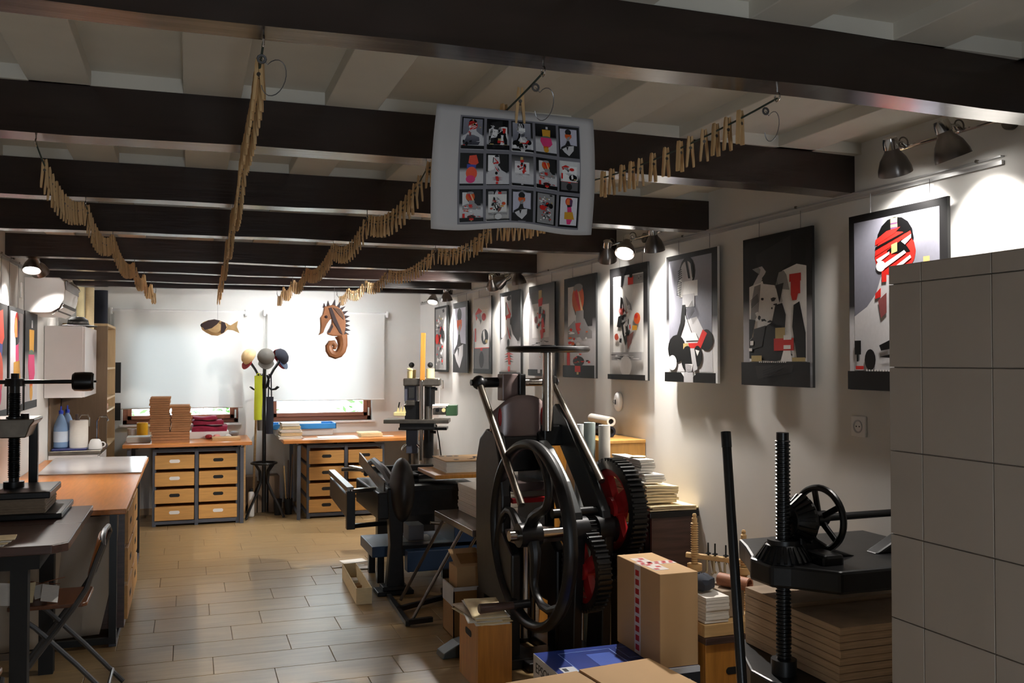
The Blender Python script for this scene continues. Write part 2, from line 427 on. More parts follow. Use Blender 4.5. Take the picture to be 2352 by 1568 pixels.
for i, (x, y, r) in enumerate([(.62, 14.0, .92), (2.5, 13.4, .90), (-1.3, 14.2, .92)]):
    shrub((x, y, -.5), r, ['green shrub outside, seen past the blue tray', 'broad green shrub outside below the seahorse blind', 'green shrub outside below the fish blind'][i])
# ---------------------------------------------------------------- pictures on the walls
K, W, R_, GR, SL, OR, TA, LG, MG, MU, CH, PU = [lin(c) for c in ((8,8,9),(232,230,228),(200,40,34),(142,140,140),(112,112,122),(206,88,34),(180,158,104),(196,194,196),(214,60,116),(206,150,46),(36,35,36),(92,60,92))]
def ell(cx, cy, rx, ry, n=16, a0=0, a1=360): return [(cx+rx*math.cos(math.radians(a0+(a1-a0)*i/n)), cy+ry*math.sin(math.radians(a0+(a1-a0)*i/n))) for i in range(n if a1-a0 == 360 else n+1)]
def rc(a, b, c, d): return [(a, b), (c, b), (c, d), (a, d)]
def fade(a, b, c, d, stops):            # vertical colour run inside a rectangle
    out = []
    for (v0, c0), (v1, c1) in zip(stops, stops[1:]):
        out.append((rc(a, b+(d-b)*v0, c, b+(d-b)*v1), [c0, c0, c1, c1]))
    return out
def stripes(poly_c, w, h, ang, n, col):
    out = []; ca, sa = math.cos(math.radians(ang)), math.sin(math.radians(ang))
    for i in range(n):
        o = (i-(n-1)/2)/n*h*1.0
        q = [(-w/2, o-h/n*.22), (w/2, o-h/n*.22), (w/2, o+h/n*.22), (-w/2, o+h/n*.22)]
        out.append(([(poly_c[0]+x*ca-y*sa, poly_c[1]+x*sa+y*ca) for x, y in q], col))
    return out
def blobs(seed, cx, cy, w, h, n, cols):
    r = random.Random(seed); out = []
    for i in range(n):
        x, y = cx+(r.random()-.5)*w, cy+(r.random()-.5)*h; m = r.randint(4, 7); a = r.random()*6
        rx, ry = w*r.uniform(.05, .2), h*r.uniform(.04, .16)
        out.append(([(x+rx*r.uniform(.5,1)*math.cos(a+6.283*k/m), y+ry*r.uniform(.5,1)*math.sin(a+6.283*k/m)) for k in range(m)], r.choice(cols)))
    return out
FADE = [(0, K), (.52, CH), (.64, LG), (1, LG)]
BASE = fade(0, 0, 1, 1, FADE)
BAND = [(rc(0, .9, 1, 1), K)]
ART = {}
ART['p10'] = BASE + fade(.06, .04, .93, .88, [(0, lin((128,128,140))), (.6, SL), (.85, lin((70,70,80))), (1, lin((60,60,68)))]) + [
    ([(.06,.58),(.2,.53),(.3,.46),(.36,.36),(.36,.26),(.64,.26),(.66,.42),(.8,.5),(.93,.55),(.93,.89),(.06,.89)], LG),
    (ell(.5,.18,.19,.13), K), (ell(.5,.25,.21,.12), R_), (rc(.46,.055,.53,.12), TA), (rc(.46,.08,.53,.09), PU), (rc(.46,.105,.53,.115), PU),
    ([(.3,.16),(.42,.12),(.56,.11),(.5,.14),(.3,.19)], R_), ([(.3,.22),(.66,.14),(.67,.16),(.3,.25)], R_), ([(.3,.2),(.66,.13),(.65,.14),(.3,.215)], K),
    ([(.42,.23),(.58,.18),(.66,.25),(.5,.25)], K), ([(.47,.2),(.53,.19),(.53,.24),(.47,.25)], TA),
    ([(.31,.27),(.45,.235),(.45,.25),(.33,.29)], W), ([(.35,.31),(.6,.24),(.62,.255),(.4,.325)], W), ([(.45,.34),(.66,.27),(.67,.285),(.5,.35)], W), ([(.57,.19),(.67,.16),(.67,.18),(.61,.21)], W),
    (ell(.36,.31,.05,.03), W), (rc(.37,.34,.42,.4), R_), ([(.3,.46),(.36,.43),(.36,.48),(.3,.49)], R_), ([(.33,.5),(.42,.46),(.42,.57),(.36,.6)], lin((130,70,70))),
    (ell(.24,.83,.06,.06), K), (rc(.07,.72,.14,.8), K), (rc(.09,.79,.11,.84), K), (rc(.08,.865,.17,.885), R_), ([(.34,.75),(.46,.72),(.46,.77),(.36,.78)], K), ([(.34,.815),(.46,.8),(.46,.82)], K), (rc(.79,.29,.85,.325), TA)] + \
    [(rc(.2+i*.03, .885, .215+i*.03, .895), W) for i in range(18)] + [(rc(0,.895,1,1), K)]
ART['p9'] = fade(0,0,1,1,[(0,K),(.42,CH),(.58,lin((168,166,170))),(1,lin((168,166,170)))]) + [
    (rc(.1,.04,.92,.5), K), ([(.2,.12),(.72,.03),(.72,.2),(.55,.26),(.25,.24)], CH),
    ([(.1,.33),(.3,.3),(.55,.34),(.6,.25),(.8,.22),(.93,.24),(.93,.84),(.1,.84)], W),
    ([(.15,.21),(.3,.2),(.36,.24),(.28,.31),(.16,.32),(.25,.25)], LG), ([(.18,.33),(.28,.32),(.24,.52),(.12,.6),(.13,.45)], GR), ([(.45,.27),(.62,.25),(.66,.28),(.7,.38),(.5,.36)], GR),
    ([(.3,.28),(.45,.2),(.55,.26),(.5,.34),(.32,.32)], CH), ([(.5,.34),(.62,.33),(.56,.46)], CH), (rc(.7,.28,.86,.33), R_), (rc(.72,.33,.85,.41), R_), ([(.72,.41),(.82,.41),(.8,.45),(.74,.45)], R_),
    ([(.5,.47),(.6,.46),(.65,.54),(.62,.72),(.74,.8),(.5,.84),(.1,.82),(.1,.7),(.3,.62),(.45,.58)], K), ([(.76,.48),(.84,.46),(.92,.66),(.92,.82),(.8,.82),(.74,.62)], K), ([(.1,.55),(.2,.56),(.14,.68),(.1,.7)], K),
    ([(.18,.62),(.36,.6),(.3,.74),(.14,.76)], CH), (rc(.5,.62,.64,.7), TA), (rc(.48,.69,.76,.77), R_), (rc(.62,.67,.73,.7), W), (rc(.62,.735,.72,.76), W), (rc(.12,.7,.17,.73), W), (rc(.1,.75,.15,.77), W),
    (rc(.14,.8,.3,.84), TA), (rc(.74,.815,.92,.84), TA), ([(.62,.77),(.72,.77),(.74,.84),(.58,.84)], W)] + stripes((.22,.21),.14,.04,25,5,K) + stripes((.2,.43),.12,.06,-20,6,K) + stripes((.56,.37),.2,.03,60,7,K) + \
    blobs(3,.38,.5,.3,.18,14,[K,K,W]) + [(rc(0,.845,1,1), K), ([(.22,.87),(.78,.86),(.76,.91),(.26,.96)], CH)] + [(rc(.28+i*.03,.838,.295+i*.03,.848), W) for i in range(14)] + stripes((.5,.9),.3,.06,-10,4,K)
ART['p8'] = fade(0,0,1,1,[(0,CH),(.5,CH),(.64,LG),(1,W)]) + fade(.06,.04,.9,.76,[(0,lin((150,150,160))),(1,lin((104,104,114)))]) + [
    ([(.06,.7),(.28,.64),(.38,.52),(.62,.5),(.76,.62),(.9,.66),(.92,.92),(.05,.92)], LG), (ell(.44,.15,.16,.12), K), (ell(.42,.17,.13,.11), LG), (rc(.28,.22,.64,.34), W), (ell(.3,.27,.06,.07), W), (rc(.34,.32,.58,.42), LG),
    ([(.4,.06),(.44,.06),(.5,.2),(.46,.2)], K), ([(.5,.07),(.54,.08),(.58,.18),(.54,.2)], K), ([(.34,.4),(.4,.4),(.4,.52),(.28,.66),(.16,.72),(.3,.54)], K), ([(.4,.48),(.52,.62),(.6,.62),(.66,.68),(.4,.68)], W),
    (ell(.22,.74,.18,.11), K), (ell(.8,.68,.12,.08), K), ([(.46,.7),(.64,.7),(.74,.6),(.82,.63),(.7,.74),(.48,.74)], R_), (rc(.36,.7,.46,.75), TA), (ell(.44,.82,.12,.1), K), (ell(.64,.8,.08,.08), K), ([(.5,.74),(.58,.74),(.64,.9),(.56,.92)], LG), ([(.6,.75),(.68,.76),(.64,.8)], W),
    (ell(.14,.85,.09,.06), W), ([(.4,.86),(.56,.86),(.52,.93),(.42,.93)], W)] + stripes((.29,.27),.09,.12,10,9,K) + stripes((.52,.45),.14,.1,-30,8,K) + stripes((.32,.16),.08,.08,-10,5,K) + stripes((.48,.9),.13,.07,5,8,K) + \
    [([(0,.925),(.34,.925),(.4,.96),(.4,1),(0,1)], K), ([(.66,.925),(1,.925),(1,1),(.58,1),(.58,.96)], K), (rc(.4,.925,.58,1), LG)]
ART['p7'] = fade(0,0,1,1,[(0,K),(.5,CH),(.66,lin((176,172,168))),(1,lin((176,172,168)))]) + [(rc(.1,.08,.9,.76), lin((214,212,208))), (rc(.1,.09,.9,.17), GR), (rc(.3,.09,.55,.17), LG)] + blobs(5,.16,.13,.12,.06,8,[CH,LG,GR]) + blobs(6,.8,.13,.12,.06,8,[CH,LG,GR]) + [
    ([(.34,.06),(.44,.05),(.36,.18),(.32,.18)], CH), (rc(.52,.1,.66,.17), R_), (rc(.56,.06,.64,.11), K), ([(.32,.26),(.38,.28),(.4,.36),(.3,.4)], K), ([(.26,.38),(.44,.36),(.46,.42),(.34,.43)], lin((150,70,60))), ([(.26,.44),(.36,.43),(.32,.54),(.22,.53)], K), ([(.45,.26),(.6,.34),(.64,.4),(.52,.38)], GR),
    (ell(.76,.47,.08,.05), OR), (ell(.74,.45,.04,.02), R_), (rc(.64,.53,.76,.57), MU), ([(.34,.5),(.5,.48),(.56,.62),(.46,.7),(.38,.6)], K), ([(.4,.52),(.45,.5),(.48,.6),(.44,.62)], W), ([(.5,.62),(.68,.58),(.62,.68),(.52,.74)], lin((110,66,60))), (ell(.22,.62,.06,.03), lin((170,70,50)))] + blobs(7,.45,.5,.3,.3,22,[K,W,W,LG,R_,CH]) + stripes((.34,.39),.14,.05,20,5,R_) + [
    (rc(.1,.76,.9,.83), GR)] + blobs(8,.5,.8,.78,.05,12,[W,LG,CH]) + [(ell(.5,.88,.16,.09), lin((198,196,194))), (rc(0,.955,1,1), K)]
ART['p6'] = fade(0,0,1,1,[(0,K),(.42,CH),(.58,LG),(1,LG)]) + [(rc(.13,.09,.55,.5), lin((206,204,204))), (rc(.5,.02,.9,.5), CH), (ell(.46,.22,.19,.15), OR), (ell(.46,.11,.15,.04), GR), ([(.34,.16),(.42,.12),(.56,.3),(.5,.34)], R_), ([(.45,.14),(.5,.16),(.62,.34),(.56,.35)], lin((226,190,140))), ([(.3,.28),(.4,.36),(.5,.34),(.44,.38),(.38,.38)], CH),
    (rc(.4,.34,.64,.46), GR), ([(.13,.5),(.36,.43),(.42,.5),(.66,.42),(.8,.52),(.9,.55),(.9,.66),(.13,.66)], GR), ([(.38,.46),(.56,.46),(.46,.56),(.4,.52)], R_), ([(.1,.62),(.9,.62),(.9,.9),(.1,.9)], LG)] + blobs(11,.5,.6,.6,.16,20,[K,W,GR,R_,LG,OR]) + [(rc(.12,.74,.22,.88), R_), (ell(.5,.84,.18,.05), K)] + blobs(12,.55,.8,.6,.12,16,[K,W,R_,TA]) + [(rc(0,.88,1,1), K), (rc(.4,.885,.58,.945), R_), (rc(.46,.945,.52,.97), TA)]
ART['p5'] = fade(0,0,1,1,[(0,CH),(.4,GR),(.6,LG),(1,LG)]) + [(rc(.14,.22,.8,.58), lin((222,220,220))), (rc(.14,.2,.4,.28), LG), (rc(.4,.06,.52,.16), TA), ([(.38,.16),(.56,.14),(.54,.23),(.4,.24)], R_), ([(.42,.24),(.52,.24),(.5,.34),(.4,.34)], CH), ([(.4,.32),(.5,.32),(.47,.37),(.4,.37)], R_), ([(.56,.26),(.66,.34),(.62,.48),(.5,.44)], CH), ([(.5,.4),(.58,.36),(.66,.52),(.52,.54)], R_), (ell(.3,.38,.06,.04), lin((130,50,60))), ([(.46,.5),(.6,.48),(.58,.58),(.5,.6)], R_)] + blobs(13,.5,.4,.34,.2,10,[W,R_,K,LG]) + blobs(14,.5,.65,.6,.06,14,[K,CH,W]) + blobs(15,.5,.75,.2,.12,6,[R_,W]) + [(rc(0,.93,1,1), K), (rc(.4,.93,.5,.97), LG)]
ART['p4'] = fade(0,0,1,1,[(0,K),(.55,CH),(.65,LG),(1,LG)]) + [(rc(.08,.05,.5,.55), W), (rc(.5,.02,.94,.6), CH), ([(.44,.08),(.56,.04),(.6,.3),(.5,.34),(.34,.3),(.38,.14)], LG), ([(.3,.1),(.36,.14),(.56,.28),(.5,.3)], R_), ([(.3,.12),(.34,.12),(.32,.28),(.28,.3)], CH), (ell(.46,.08,.1,.03), CH), ([(.3,.29),(.52,.26),(.54,.32),(.32,.34)], R_), (rc(.36,.32,.52,.42), LG), ([(.06,.58),(.34,.5),(.4,.4),(.56,.4),(.66,.52),(.86,.6),(.86,.95),(.04,.95)], LG), ([(.36,.4),(.42,.44),(.56,.58),(.48,.56)], R_), ([(.48,.42),(.54,.48),(.6,.56),(.52,.52)], K), (ell(.44,.62,.06,.05), K),
    ([(.4,.72),(.52,.72),(.56,.88),(.44,.88)], R_), (ell(.47,.93,.06,.035), R_)] + [([(.24,.76+i*.03),(.42,.74+i*.03),(.42,.755+i*.03)], K if i % 2 else R_) for i in range(4)] + [([(.72,.76+i*.03),(.52,.74+i*.03),(.52,.755+i*.03)], K if i % 2 else R_) for i in range(4)] + [(rc(0,.97,1,1), K)]
ART['p3'] = fade(0,0,1,1,[(0,LG),(.4,LG),(.6,CH),(1,K)]) + [(rc(.06,.02,.9,.66), lin((206,206,204))), (rc(.14,.16,.84,.66), W), ([(.1,.2),(.3,.13),(.5,.18),(.3,.24),(.16,.3)], R_), (ell(.6,.26,.12,.05), R_), ([(.14,.22),(.4,.2),(.5,.3),(.44,.34)], GR), ([(.36,.28),(.46,.3),(.42,.36)], CH), (ell(.66,.52,.2,.1), K), ([(.56,.46),(.64,.42),(.68,.54),(.6,.58)], W), (rc(.7,.56,.82,.6), TA), (rc(.08,.4,.16,.58), R_), (rc(.08,.66,.9,.95), lin((92,90,92))), (rc(.08,.66,.9,.67), R_), (ell(.48,.82,.14,.11), CH), (rc(.42,.66,.54,.7), R_), (rc(0,.94,1,1), K)]
ART['p2'] = [(rc(0,0,1,1), CH), (rc(.06,.08,.88,.74), lin((186,184,198))), (ell(.46,.18,.15,.1), CH), (rc(.3,.25,.62,.34), OR), ([(.3,.34),(.62,.34),(.48,.44),(.4,.42)], lin((210,110,70))), ([(.4,.36),(.56,.3),(.46,.52),(.36,.5)], GR), ([(.1,.68),(.3,.6),(.4,.46),(.5,.46),(.56,.58),(.9,.6),(.9,.98),(.06,.98)], CH), ([(.14,.74),(.4,.64),(.72,.6),(.7,.76),(.48,.94),(.26,.84)], LG), ([(.34,.66),(.46,.64),(.4,.78)], CH)]
ART['p1'] = [(rc(0,0,1,1), K), (rc(.08,.03,.9,.97), GR)] + blobs(21,.48,.22,.6,.3,18,[LG,W,CH,GR,R_,TA]) + blobs(22,.45,.48,.66,.34,22,[R_,R_,K,LG,W]) + blobs(23,.45,.75,.5,.3,18,[W,LG,R_,CH]) + [(ell(.3,.5,.14,.08), R_), (ell(.7,.42,.1,.08), K)]
ART['l1'] = fade(0,0,1,1,[(0,CH),(.45,CH),(.6,LG),(1,LG)]) + [([(.4,.08),(.7,.05),(.8,.3),(.6,.4),(.36,.3)], lin((220,80,60))), ([(.3,.34),(.7,.36),(.66,.5),(.3,.46)], lin((70,80,160))), (ell(.5,.62,.24,.2), lin((230,90,60))), (ell(.46,.8,.2,.12), MG), (rc(0,.94,1,1), K)]
ART['l2'] = [(rc(0,0,1,1), K), (rc(.08,.04,.92,.93), lin((216,212,218))), (ell(.5,.18,.18,.14), R_), (ell(.46,.2,.1,.11), lin((230,120,60))), ([(.54,.1),(.68,.12),(.66,.32),(.54,.36)], PU), ([(.4,.28),(.6,.28),(.56,.4),(.44,.4)], CH), ([(.42,.36),(.62,.34),(.68,.62),(.46,.6)], MG), ([(.3,.52),(.7,.5),(.8,.74),(.3,.74)], MU), ([(.4,.74),(.7,.74),(.6,.9),(.44,.9)], MG)]
ART['l3'] = fade(0,0,1,1,[(0,CH),(.4,K),(.55,LG),(1,LG)]) + [([(.5,.08),(.6,.08),(.6,.16),(.5,.16)], LG), ([(.32,.18),(.72,.18),(.7,.42),(.34,.42)], MU), (ell(.5,.42,.2,.03), lin((90,110,90))), ([(.26,.44),(.74,.44),(.8,.64),(.66,.74),(.34,.72),(.22,.56)], MG), ([(.36,.72),(.62,.72),(.56,.88),(.4,.86)], OR), (ell(.5,.84,.12,.08), MU), (rc(0,.92,1,1), CH)]
def picture(key, label, side, ya, yc, zt, zb, rail_z, cat='picture', gp='collage portraits hung along the right wall'):
    th, off = .012, .028
    xw = XR if side > 0 else XL; s = -1 if side > 0 else 1
    t = thing('framed_print', label, cat, (xw+s*(off+th/2), (ya+yc)/2, zb), group=gp)
    MB().box(min(xw+s*off, xw+s*(off+th)), max(xw+s*off, xw+s*(off+th)), min(ya, yc), max(ya, yc), zb, zt).build('panel', black_m if key != 'p8' else white_m, t, smooth=False)
    b = MB(); e = .0025
    for i, (poly, c) in enumerate(ART[key]):
        pts = [(xw+s*(off+th+.0003+.00022*i), ya+(yc-ya)*(e+(1-2*e)*min(1,max(0,u))), zt-(zt-zb)*(e+(1-2*e)*min(1,max(0,v)))) for u, v in poly]
        b.add(pts, [list(range(len(pts)))], 0, c)
    b.build('print', print_m, t, smooth=False)
    if off and rail_z:
        for u in (.2, .8):
            y = ya+(yc-ya)*u
            MB().cyl((xw+s*.02, y, zt-.1), (xw+s*.02, y, rail_z), .0014, n=6).build('hanging_wire', wire_m, t)
    return t
RP = [('p1',998,1028,'red and black abstract collage in a thin black frame'),('p2',1040,1074,'lilac portrait with orange blindfold and white leaf on black'),('p3',1088,1128,'pale collage with a red arc and dark oval below'),('p4',1148,1196,'profile portrait with red lobster shape below'),('p5',1215,1274,'grey collage with a red and tan central figure'),('p6',1296,1369,'orange masked head portrait over a grey shirt'),('p7',1401,1488,'pale scrap collage with an orange fish and faint oval'),('p8',1531,1649,'zebra striped head portrait with red and black bow'),('p9',1708,1867,'black collage with red blocks and white figures'),('p10',1952,2180,'slate portrait of a head wrapped in red white stripes')]
xf = XR-.04
RAILZ = 2.315
for key, a, c, lb in RP:
    picture(key, lb, 1, pxY(a, xf), pxY(c, xf), 2.235, 1.535, RAILZ)
for key, a, c, lb in [('l1',-22,16,'orange and blue figure print on the left wall'),('l2',20,54,'white print with a red and violet mask, left wall'),('l3',57,85,'print of a mustard and pink totem, left wall')]:
    picture(key, lb, -1, pxY(a, XL+.04), pxY(c, XL+.04), 2.01, 1.30, RAILZ if key != 'l3' else None, gp='totem prints hung on the left wall')
# picture rails
def rail(label, x, s, y0, y1):
    t = thing('picture_rail', label, 'rail', (x, (y0+y1)/2, RAILZ-.02))
    MB().box(min(x, x+s*.012), max(x, x+s*.012), y0, y1, RAILZ-.007, RAILZ+.007).build('lower_track', alum, t, smooth=False)
    MB().box(min(x, x+s*.016), max(x, x+s*.016), y0, y1, RAILZ+.018, RAILZ+.023).build('upper_lip', alum, t, smooth=False)
    n = 9
    for i in range(n):
        y = y0+.1+(y1-y0-.2)*i/(n-1); MB().cyl((x+s*.01, y, RAILZ+.022), (x+s*.02, y, RAILZ+.022), .006, n=8).build('screw', gunm, t)
rail('long aluminium picture rail above the collage portraits', XR, -1, pxY(2312, XR), YB-.05)
rail('short aluminium picture rail on the left wall', XL, 1, 5.2, 8.0)

# ---------------------------------------------------------------- spot lamps
def spot_head(t, pos, aim, n_on, e, size=.062):
    pos, aim = Vector(pos), Vector(aim); d = (aim-pos).normalized(); s = size/.062
    pr = [(.012,-.075),(.022,-.06),(.026,-.035),(.046,-.005),(.058,.03),(.060,.048),(.057,.048),(.054,.03),(.042,-.003),(.022,-.03)]
    h = MB().lathe(pos, d, [(r*s, q*s) for r, q in pr], 24, cap=False).build('lamp_shade', gunm_l, t)
    MB().lathe(pos, d, [(.024*s,-.085*s),(.027*s,-.07*s),(.027*s,-.045*s)], 16).build('socket', chrome, h)
    MB().lathe(pos, d, [(.0005,.032*s),(.047*s,.03*s),(.044*s,.022*s)], 20).build('bulb', bulb_m, h)
    l = bpy.data.lights.new('spot_light', 'SPOT'); l.energy = SPOT_W*e; l.spot_size = math.radians(n_on); l.spot_blend = .6; l.shadow_soft_size = .03; l.color = (1, .95, .89)
    o = bpy.data.objects.new('spot_light', l); COL.objects.link(o); o.parent = h
    o.location = pos + d*.055*s - ORG[h]; o.rotation_euler = d.to_track_quat('-Z', 'Y').to_euler()
gunm_l = M('brushed_nickel', (120, 114, 110), .28, .9, var=.08)
def fixture(label, xw, s, heads, bar, mount, zb):
    t = thing('spot_lamp', label, 'lamp', (xw, mount, zb))
    xb = xw+s*.09
    MB().cyl((xb, bar[0], zb+.06), (xb, bar[1], zb+.06), .007, n=10).build('bar', chrome, t)
    MB().cyl((xw, mount, zb+.07), (xw+s*.018, mount, zb+.07), .030, n=20).build('wall_plate', gunm_l, t)
    MB().cyl((xw, mount, zb+.07), (xb, mount, zb+.06), .007, n=10).build('arm', chrome, t)
    for (y, dx, aim, ang, e) in heads:
        p = Vector((xb+s*dx, y, zb)); d = (Vector(aim)-p).normalized()
        MB().tube([(xb, y+.02, zb+.06), (xb+s*dx*.3, y+.02, zb+.075), p-d*.07], .006, 8).build('bracket', chrome, t)
        MB().torus((xb+s*dx*.2, y+.02, zb+.075), (0, 1, 0), .02, .003, 16, 6).build('cable_loop', gunm_l, t)
        spot_head(t, p, aim, ang, e)
fixture('two headed nickel spot lamp above the red striped portrait', XR, -1, [(2.70, .08, (XR+.1, 2.85, 1.75), 112, .30), (2.44, .08, (XR+.12, 2.38, 1.6), 100, .22)], (2.30, 2.76), 2.34, 2.375)
fixture('three headed spot lamp beside the zebra portrait', XR, -1, [(5.2, .05, (XR, 5.49, 1.85), 84, .42), (4.9, .07, (XR-.9, 4.1, .8), 110, 1.7), (4.63, .03, (XR, 4.76, 1.85), 84, .5)], (4.58, 5.26), 4.95, 2.315)
fixture('nickel spot lamp above the grey and tan collage', XR, -1, [(7.5, .05, (XR, 7.72, 1.85), 84, .5), (7.22, .06, (.9, 8.4, 1.3), 95, 1.9), (6.93, .02, (XR, 6.97, 1.85), 84, .55)], (6.88, 7.54), 7.2, 2.31)
fixture('nickel spot lamp near the far right corner', XR, -1, [(9.5, .06, (XR-.5, 9.0, 1.0), 100, .9), (9.12, .02, (XR-.02, 9.2, 1.8), 90, .5)], (9.08, 9.55), 9.3, 2.31)
fixture('lit spot lamp above the totem prints', XL, 1, [(6.94, .05, (XL+.15, 6.6, 1.5), 95, 1.0), (7.15, .06, (XL+.6, 8.9, .4), 58, .7)], (6.88, 7.25), 7.05, 2.30)
fixture('small spot lamp above the white wall cabinet', XL, 1, [(9.05, .06, (XL+.5, 8.8, 1.2), 95, .8)], (8.95, 9.12), 9.05, 2.30)

# louvred ceiling light between two beams
y0, y1 = 5.57, 5.80
x0, x1 = XL+.05, P(455, 555, Y=5.6).x
t = thing('louvre_light', 'unlit louvred fluorescent ceiling light between dark beams', 'ceiling light', ((x0+x1)/2, (y0+y1)/2, 2.40))
f = MB(); z0, z1 = 2.40, ZBT-.002
f.box(x0, x1, y0, y0+.012, z0, z1); f.box(x0, x1, y1-.012, y1, z0, z1); f.box(x0, x0+.012, y0, y1, z0, z1); f.box(x1-.012, x1, y0, y1, z0, z1); f.box(x0, x1, y0, y1, z1-.006, z1)
f.build('housing', white_m, t, smooth=False)
for i in range(1, 16):
    x = x0+(x1-x0)*i/16; MB().box(x-.002, x+.002, y0+.012, y1-.012, z0+.002, z0+.04).build('louvre', chrome, t, smooth=False)
MB().box(x0+.01, x1-.01, (y0+y1)/2-.003, (y0+y1)/2+.003, z0+.004, z0+.04).build('reflector', chrome, t, smooth=False)
for yy in (y0+.06, y1-.06): MB().cyl((x0+.03, yy, z0+.055), (x1-.03, yy, z0+.055), .013, n=12).build('tube', white_m, t)

# lit fluorescent batten behind the last beam
t = thing('fluorescent_light', 'lit fluorescent batten behind the last ceiling beam', 'ceiling light', (1.1, 9.86, 2.44))
MB().box(.35, 1.85, 9.80, 9.92, 2.475, ZBT-.001).build('housing', white_m, t, smooth=False)
for yy in (9.83, 9.89): MB().cyl((.38, yy, 2.455), (1.82, yy, 2.455), .013, n=12).build('lit_tube', emit('lit_tube_glow', (.93, .97, 1, 1), 66) if 'lit_tube_glow' not in bpy.data.materials else bpy.data.materials['lit_tube_glow'], t)

# ---------------------------------------------------------------- cords with clothespins
def cord_pts(XX, hooks, sag, n=12):
    out = []; y_a, y_b = hooks[0][0], hooks[-1][0]
    def fx(y): return XX[0]+(XX[1]-XX[0])*(y-y_a)/(y_b-y_a)
    for (ya, za), (yc, zc_) in zip(hooks, hooks[1:]):
        for i in range(n):
            u = i/n; out.append(Vector((fx(ya+(yc-ya)*u), ya+(yc-ya)*u, za+(zc_-za)*u - (sag if ya > 2.5 else sag*.35)*4*u*(1-u))))
    out.append(Vector((XX[1], hooks[-1][0], hooks[-1][1]))); return out
hz = ZBEAM-.025
by = [y+w*.5 for y, w in BEAMS if y > 1.5]
def zat(pts, y):
    for a, c in zip(pts, pts[1:]):
        if a.y <= y <= c.y: u = (y-a.y)/(c.y-a.y); return a.lerp(c, u)
    return pts[0] if y <= pts[0].y+1e-3 else pts[-1]
def jaw(s):
    b = MB(); w = .0048
    prof = [(.0012*s,.030),(.0055*s,.032),(.0075*s,.02),(.0082*s,0),(.0105*s,-.03),(.0105*s,-.044),(.0065*s,-.044),(.0022*s,-.004),(.0006*s,.004)]
    return b.prism([(x, -w, z) for x, z in prof], (0, 2*w, 0))
jm = [jaw(-1), jaw(1)]
spr = MB().torus((0,0,.002), (0,1,0), .0068, .0011, 14, 5); spr.cyl((0,-.0052,.002),(0,.0052,.002),.004, n=8)
hold = bpy.data.objects.new('holder', None); ORG[hold] = Vector((0,0,0))
jo = [j.build('jaw', pegwood, hold, smooth=False) for j in jm]; so = spr.build('spring', gunm, hold)
one = MB()
for j in jm + [spr]: one.add(j.v, j.f, 1 if j is spr else 0)
oneo = one.build('clothespin', [pegwood, gunm], hold, smooth=False)
def scaled_me(): pass
PEGS = 1.22
def pegs(XX, hooks, sag, y_start, y_end, sp0, sp1, label, cordlabel, group, tail=None):
    pts = cord_pts(XX, hooks, sag)
    c = thing('clothesline', cordlabel, 'cord', pts[0])
    MB().tube(pts, .0026, 6).build('rope', rope_m, c)
    for y, z in hooks:
        X = zat(pts, y).x
        MB().tube([(X, y, ZBEAM+.004), (X, y, ZBEAM-.012)] + arc((X, y, ZBEAM-.022), .011, 90, 400, 8, (0,1,0), (0,0,1)), .0022, 6).build('screw_hook', chrome, c)
    if tail:
        p = pts[0]+Vector((0,.05,-.02))
        MB().tube([p]+arc(p+Vector((.026,.01,-.035)), .036, 140, -150, 16, (.7,.2,0), (.25,0,1.1)), .0011, 5).build('wire_end', wire_m, c)
        MB().torus(p, (0,1,0), .008, .003, 10, 6).build('wire_knot', wire_m, c)
    y = y_start; n = 0
    while y < y_end:
        near = min(abs(y-h) for h, _ in hooks)
        if near > .03:
            loc = zat(pts, y)-Vector((0, 0, .016)); ang = random.uniform(-.45, .45)
            if y < 3.4:
                t = thing('clothespin', label, 'clothespin', loc, ang, group=group)
                for q in jo + [so]: copy_part(q, t)
            else:
                t = bpy.data.objects.new('clothespin', oneo.data); COL.objects.link(t); t.location = loc; t.rotation_euler = (0, 0, ang)
                t['label'] = label; t['category'] = 'clothespin'; t['group'] = group
            t.scale = (PEGS, PEGS, PEGS); n += 1
        u = (y-2)/7; y += (sp0+(sp1-sp0)*u)*random.uniform(.8, 1.2)
    return n
hk = lambda ys: [(y, hz) for y in ys]
np_ = 0
np_ += pegs((-.45,-.31), hk([by[1]+.02]+by[2:]), .08, 3.3, 9.2, .068, .09, 'wooden clothespin on the cord above the drawing desk', 'cord strung above the orange desk along the left', 'clothespins on the left cord')
np_ += pegs((.14,.25), hk(by), .075, 2.13, 9.2, .075, .09, 'wooden clothespin on the cord ending above the wooden fish', 'cord strung down the middle towards the fish', 'clothespins on the fish cord', tail=True)
np_ += pegs((.765,.80), hk(by), .075, 2.27, 9.2, .075, .09, 'wooden clothespin on the cord that carries the printed sheet', 'cord that carries the printed sheet', 'clothespins on the sheet cord', tail=True)
np_ += pegs((1.40,1.385), hk(by), .06, 2.15, 9.2, .075, .09, 'wooden clothespin on the cord nearest the collage portraits', 'cord strung nearest the collage portraits', 'clothespins on the right cord', tail=True)
print('pegs', np_)
for q in jo+[so, oneo]: bpy.data.objects.remove(q)

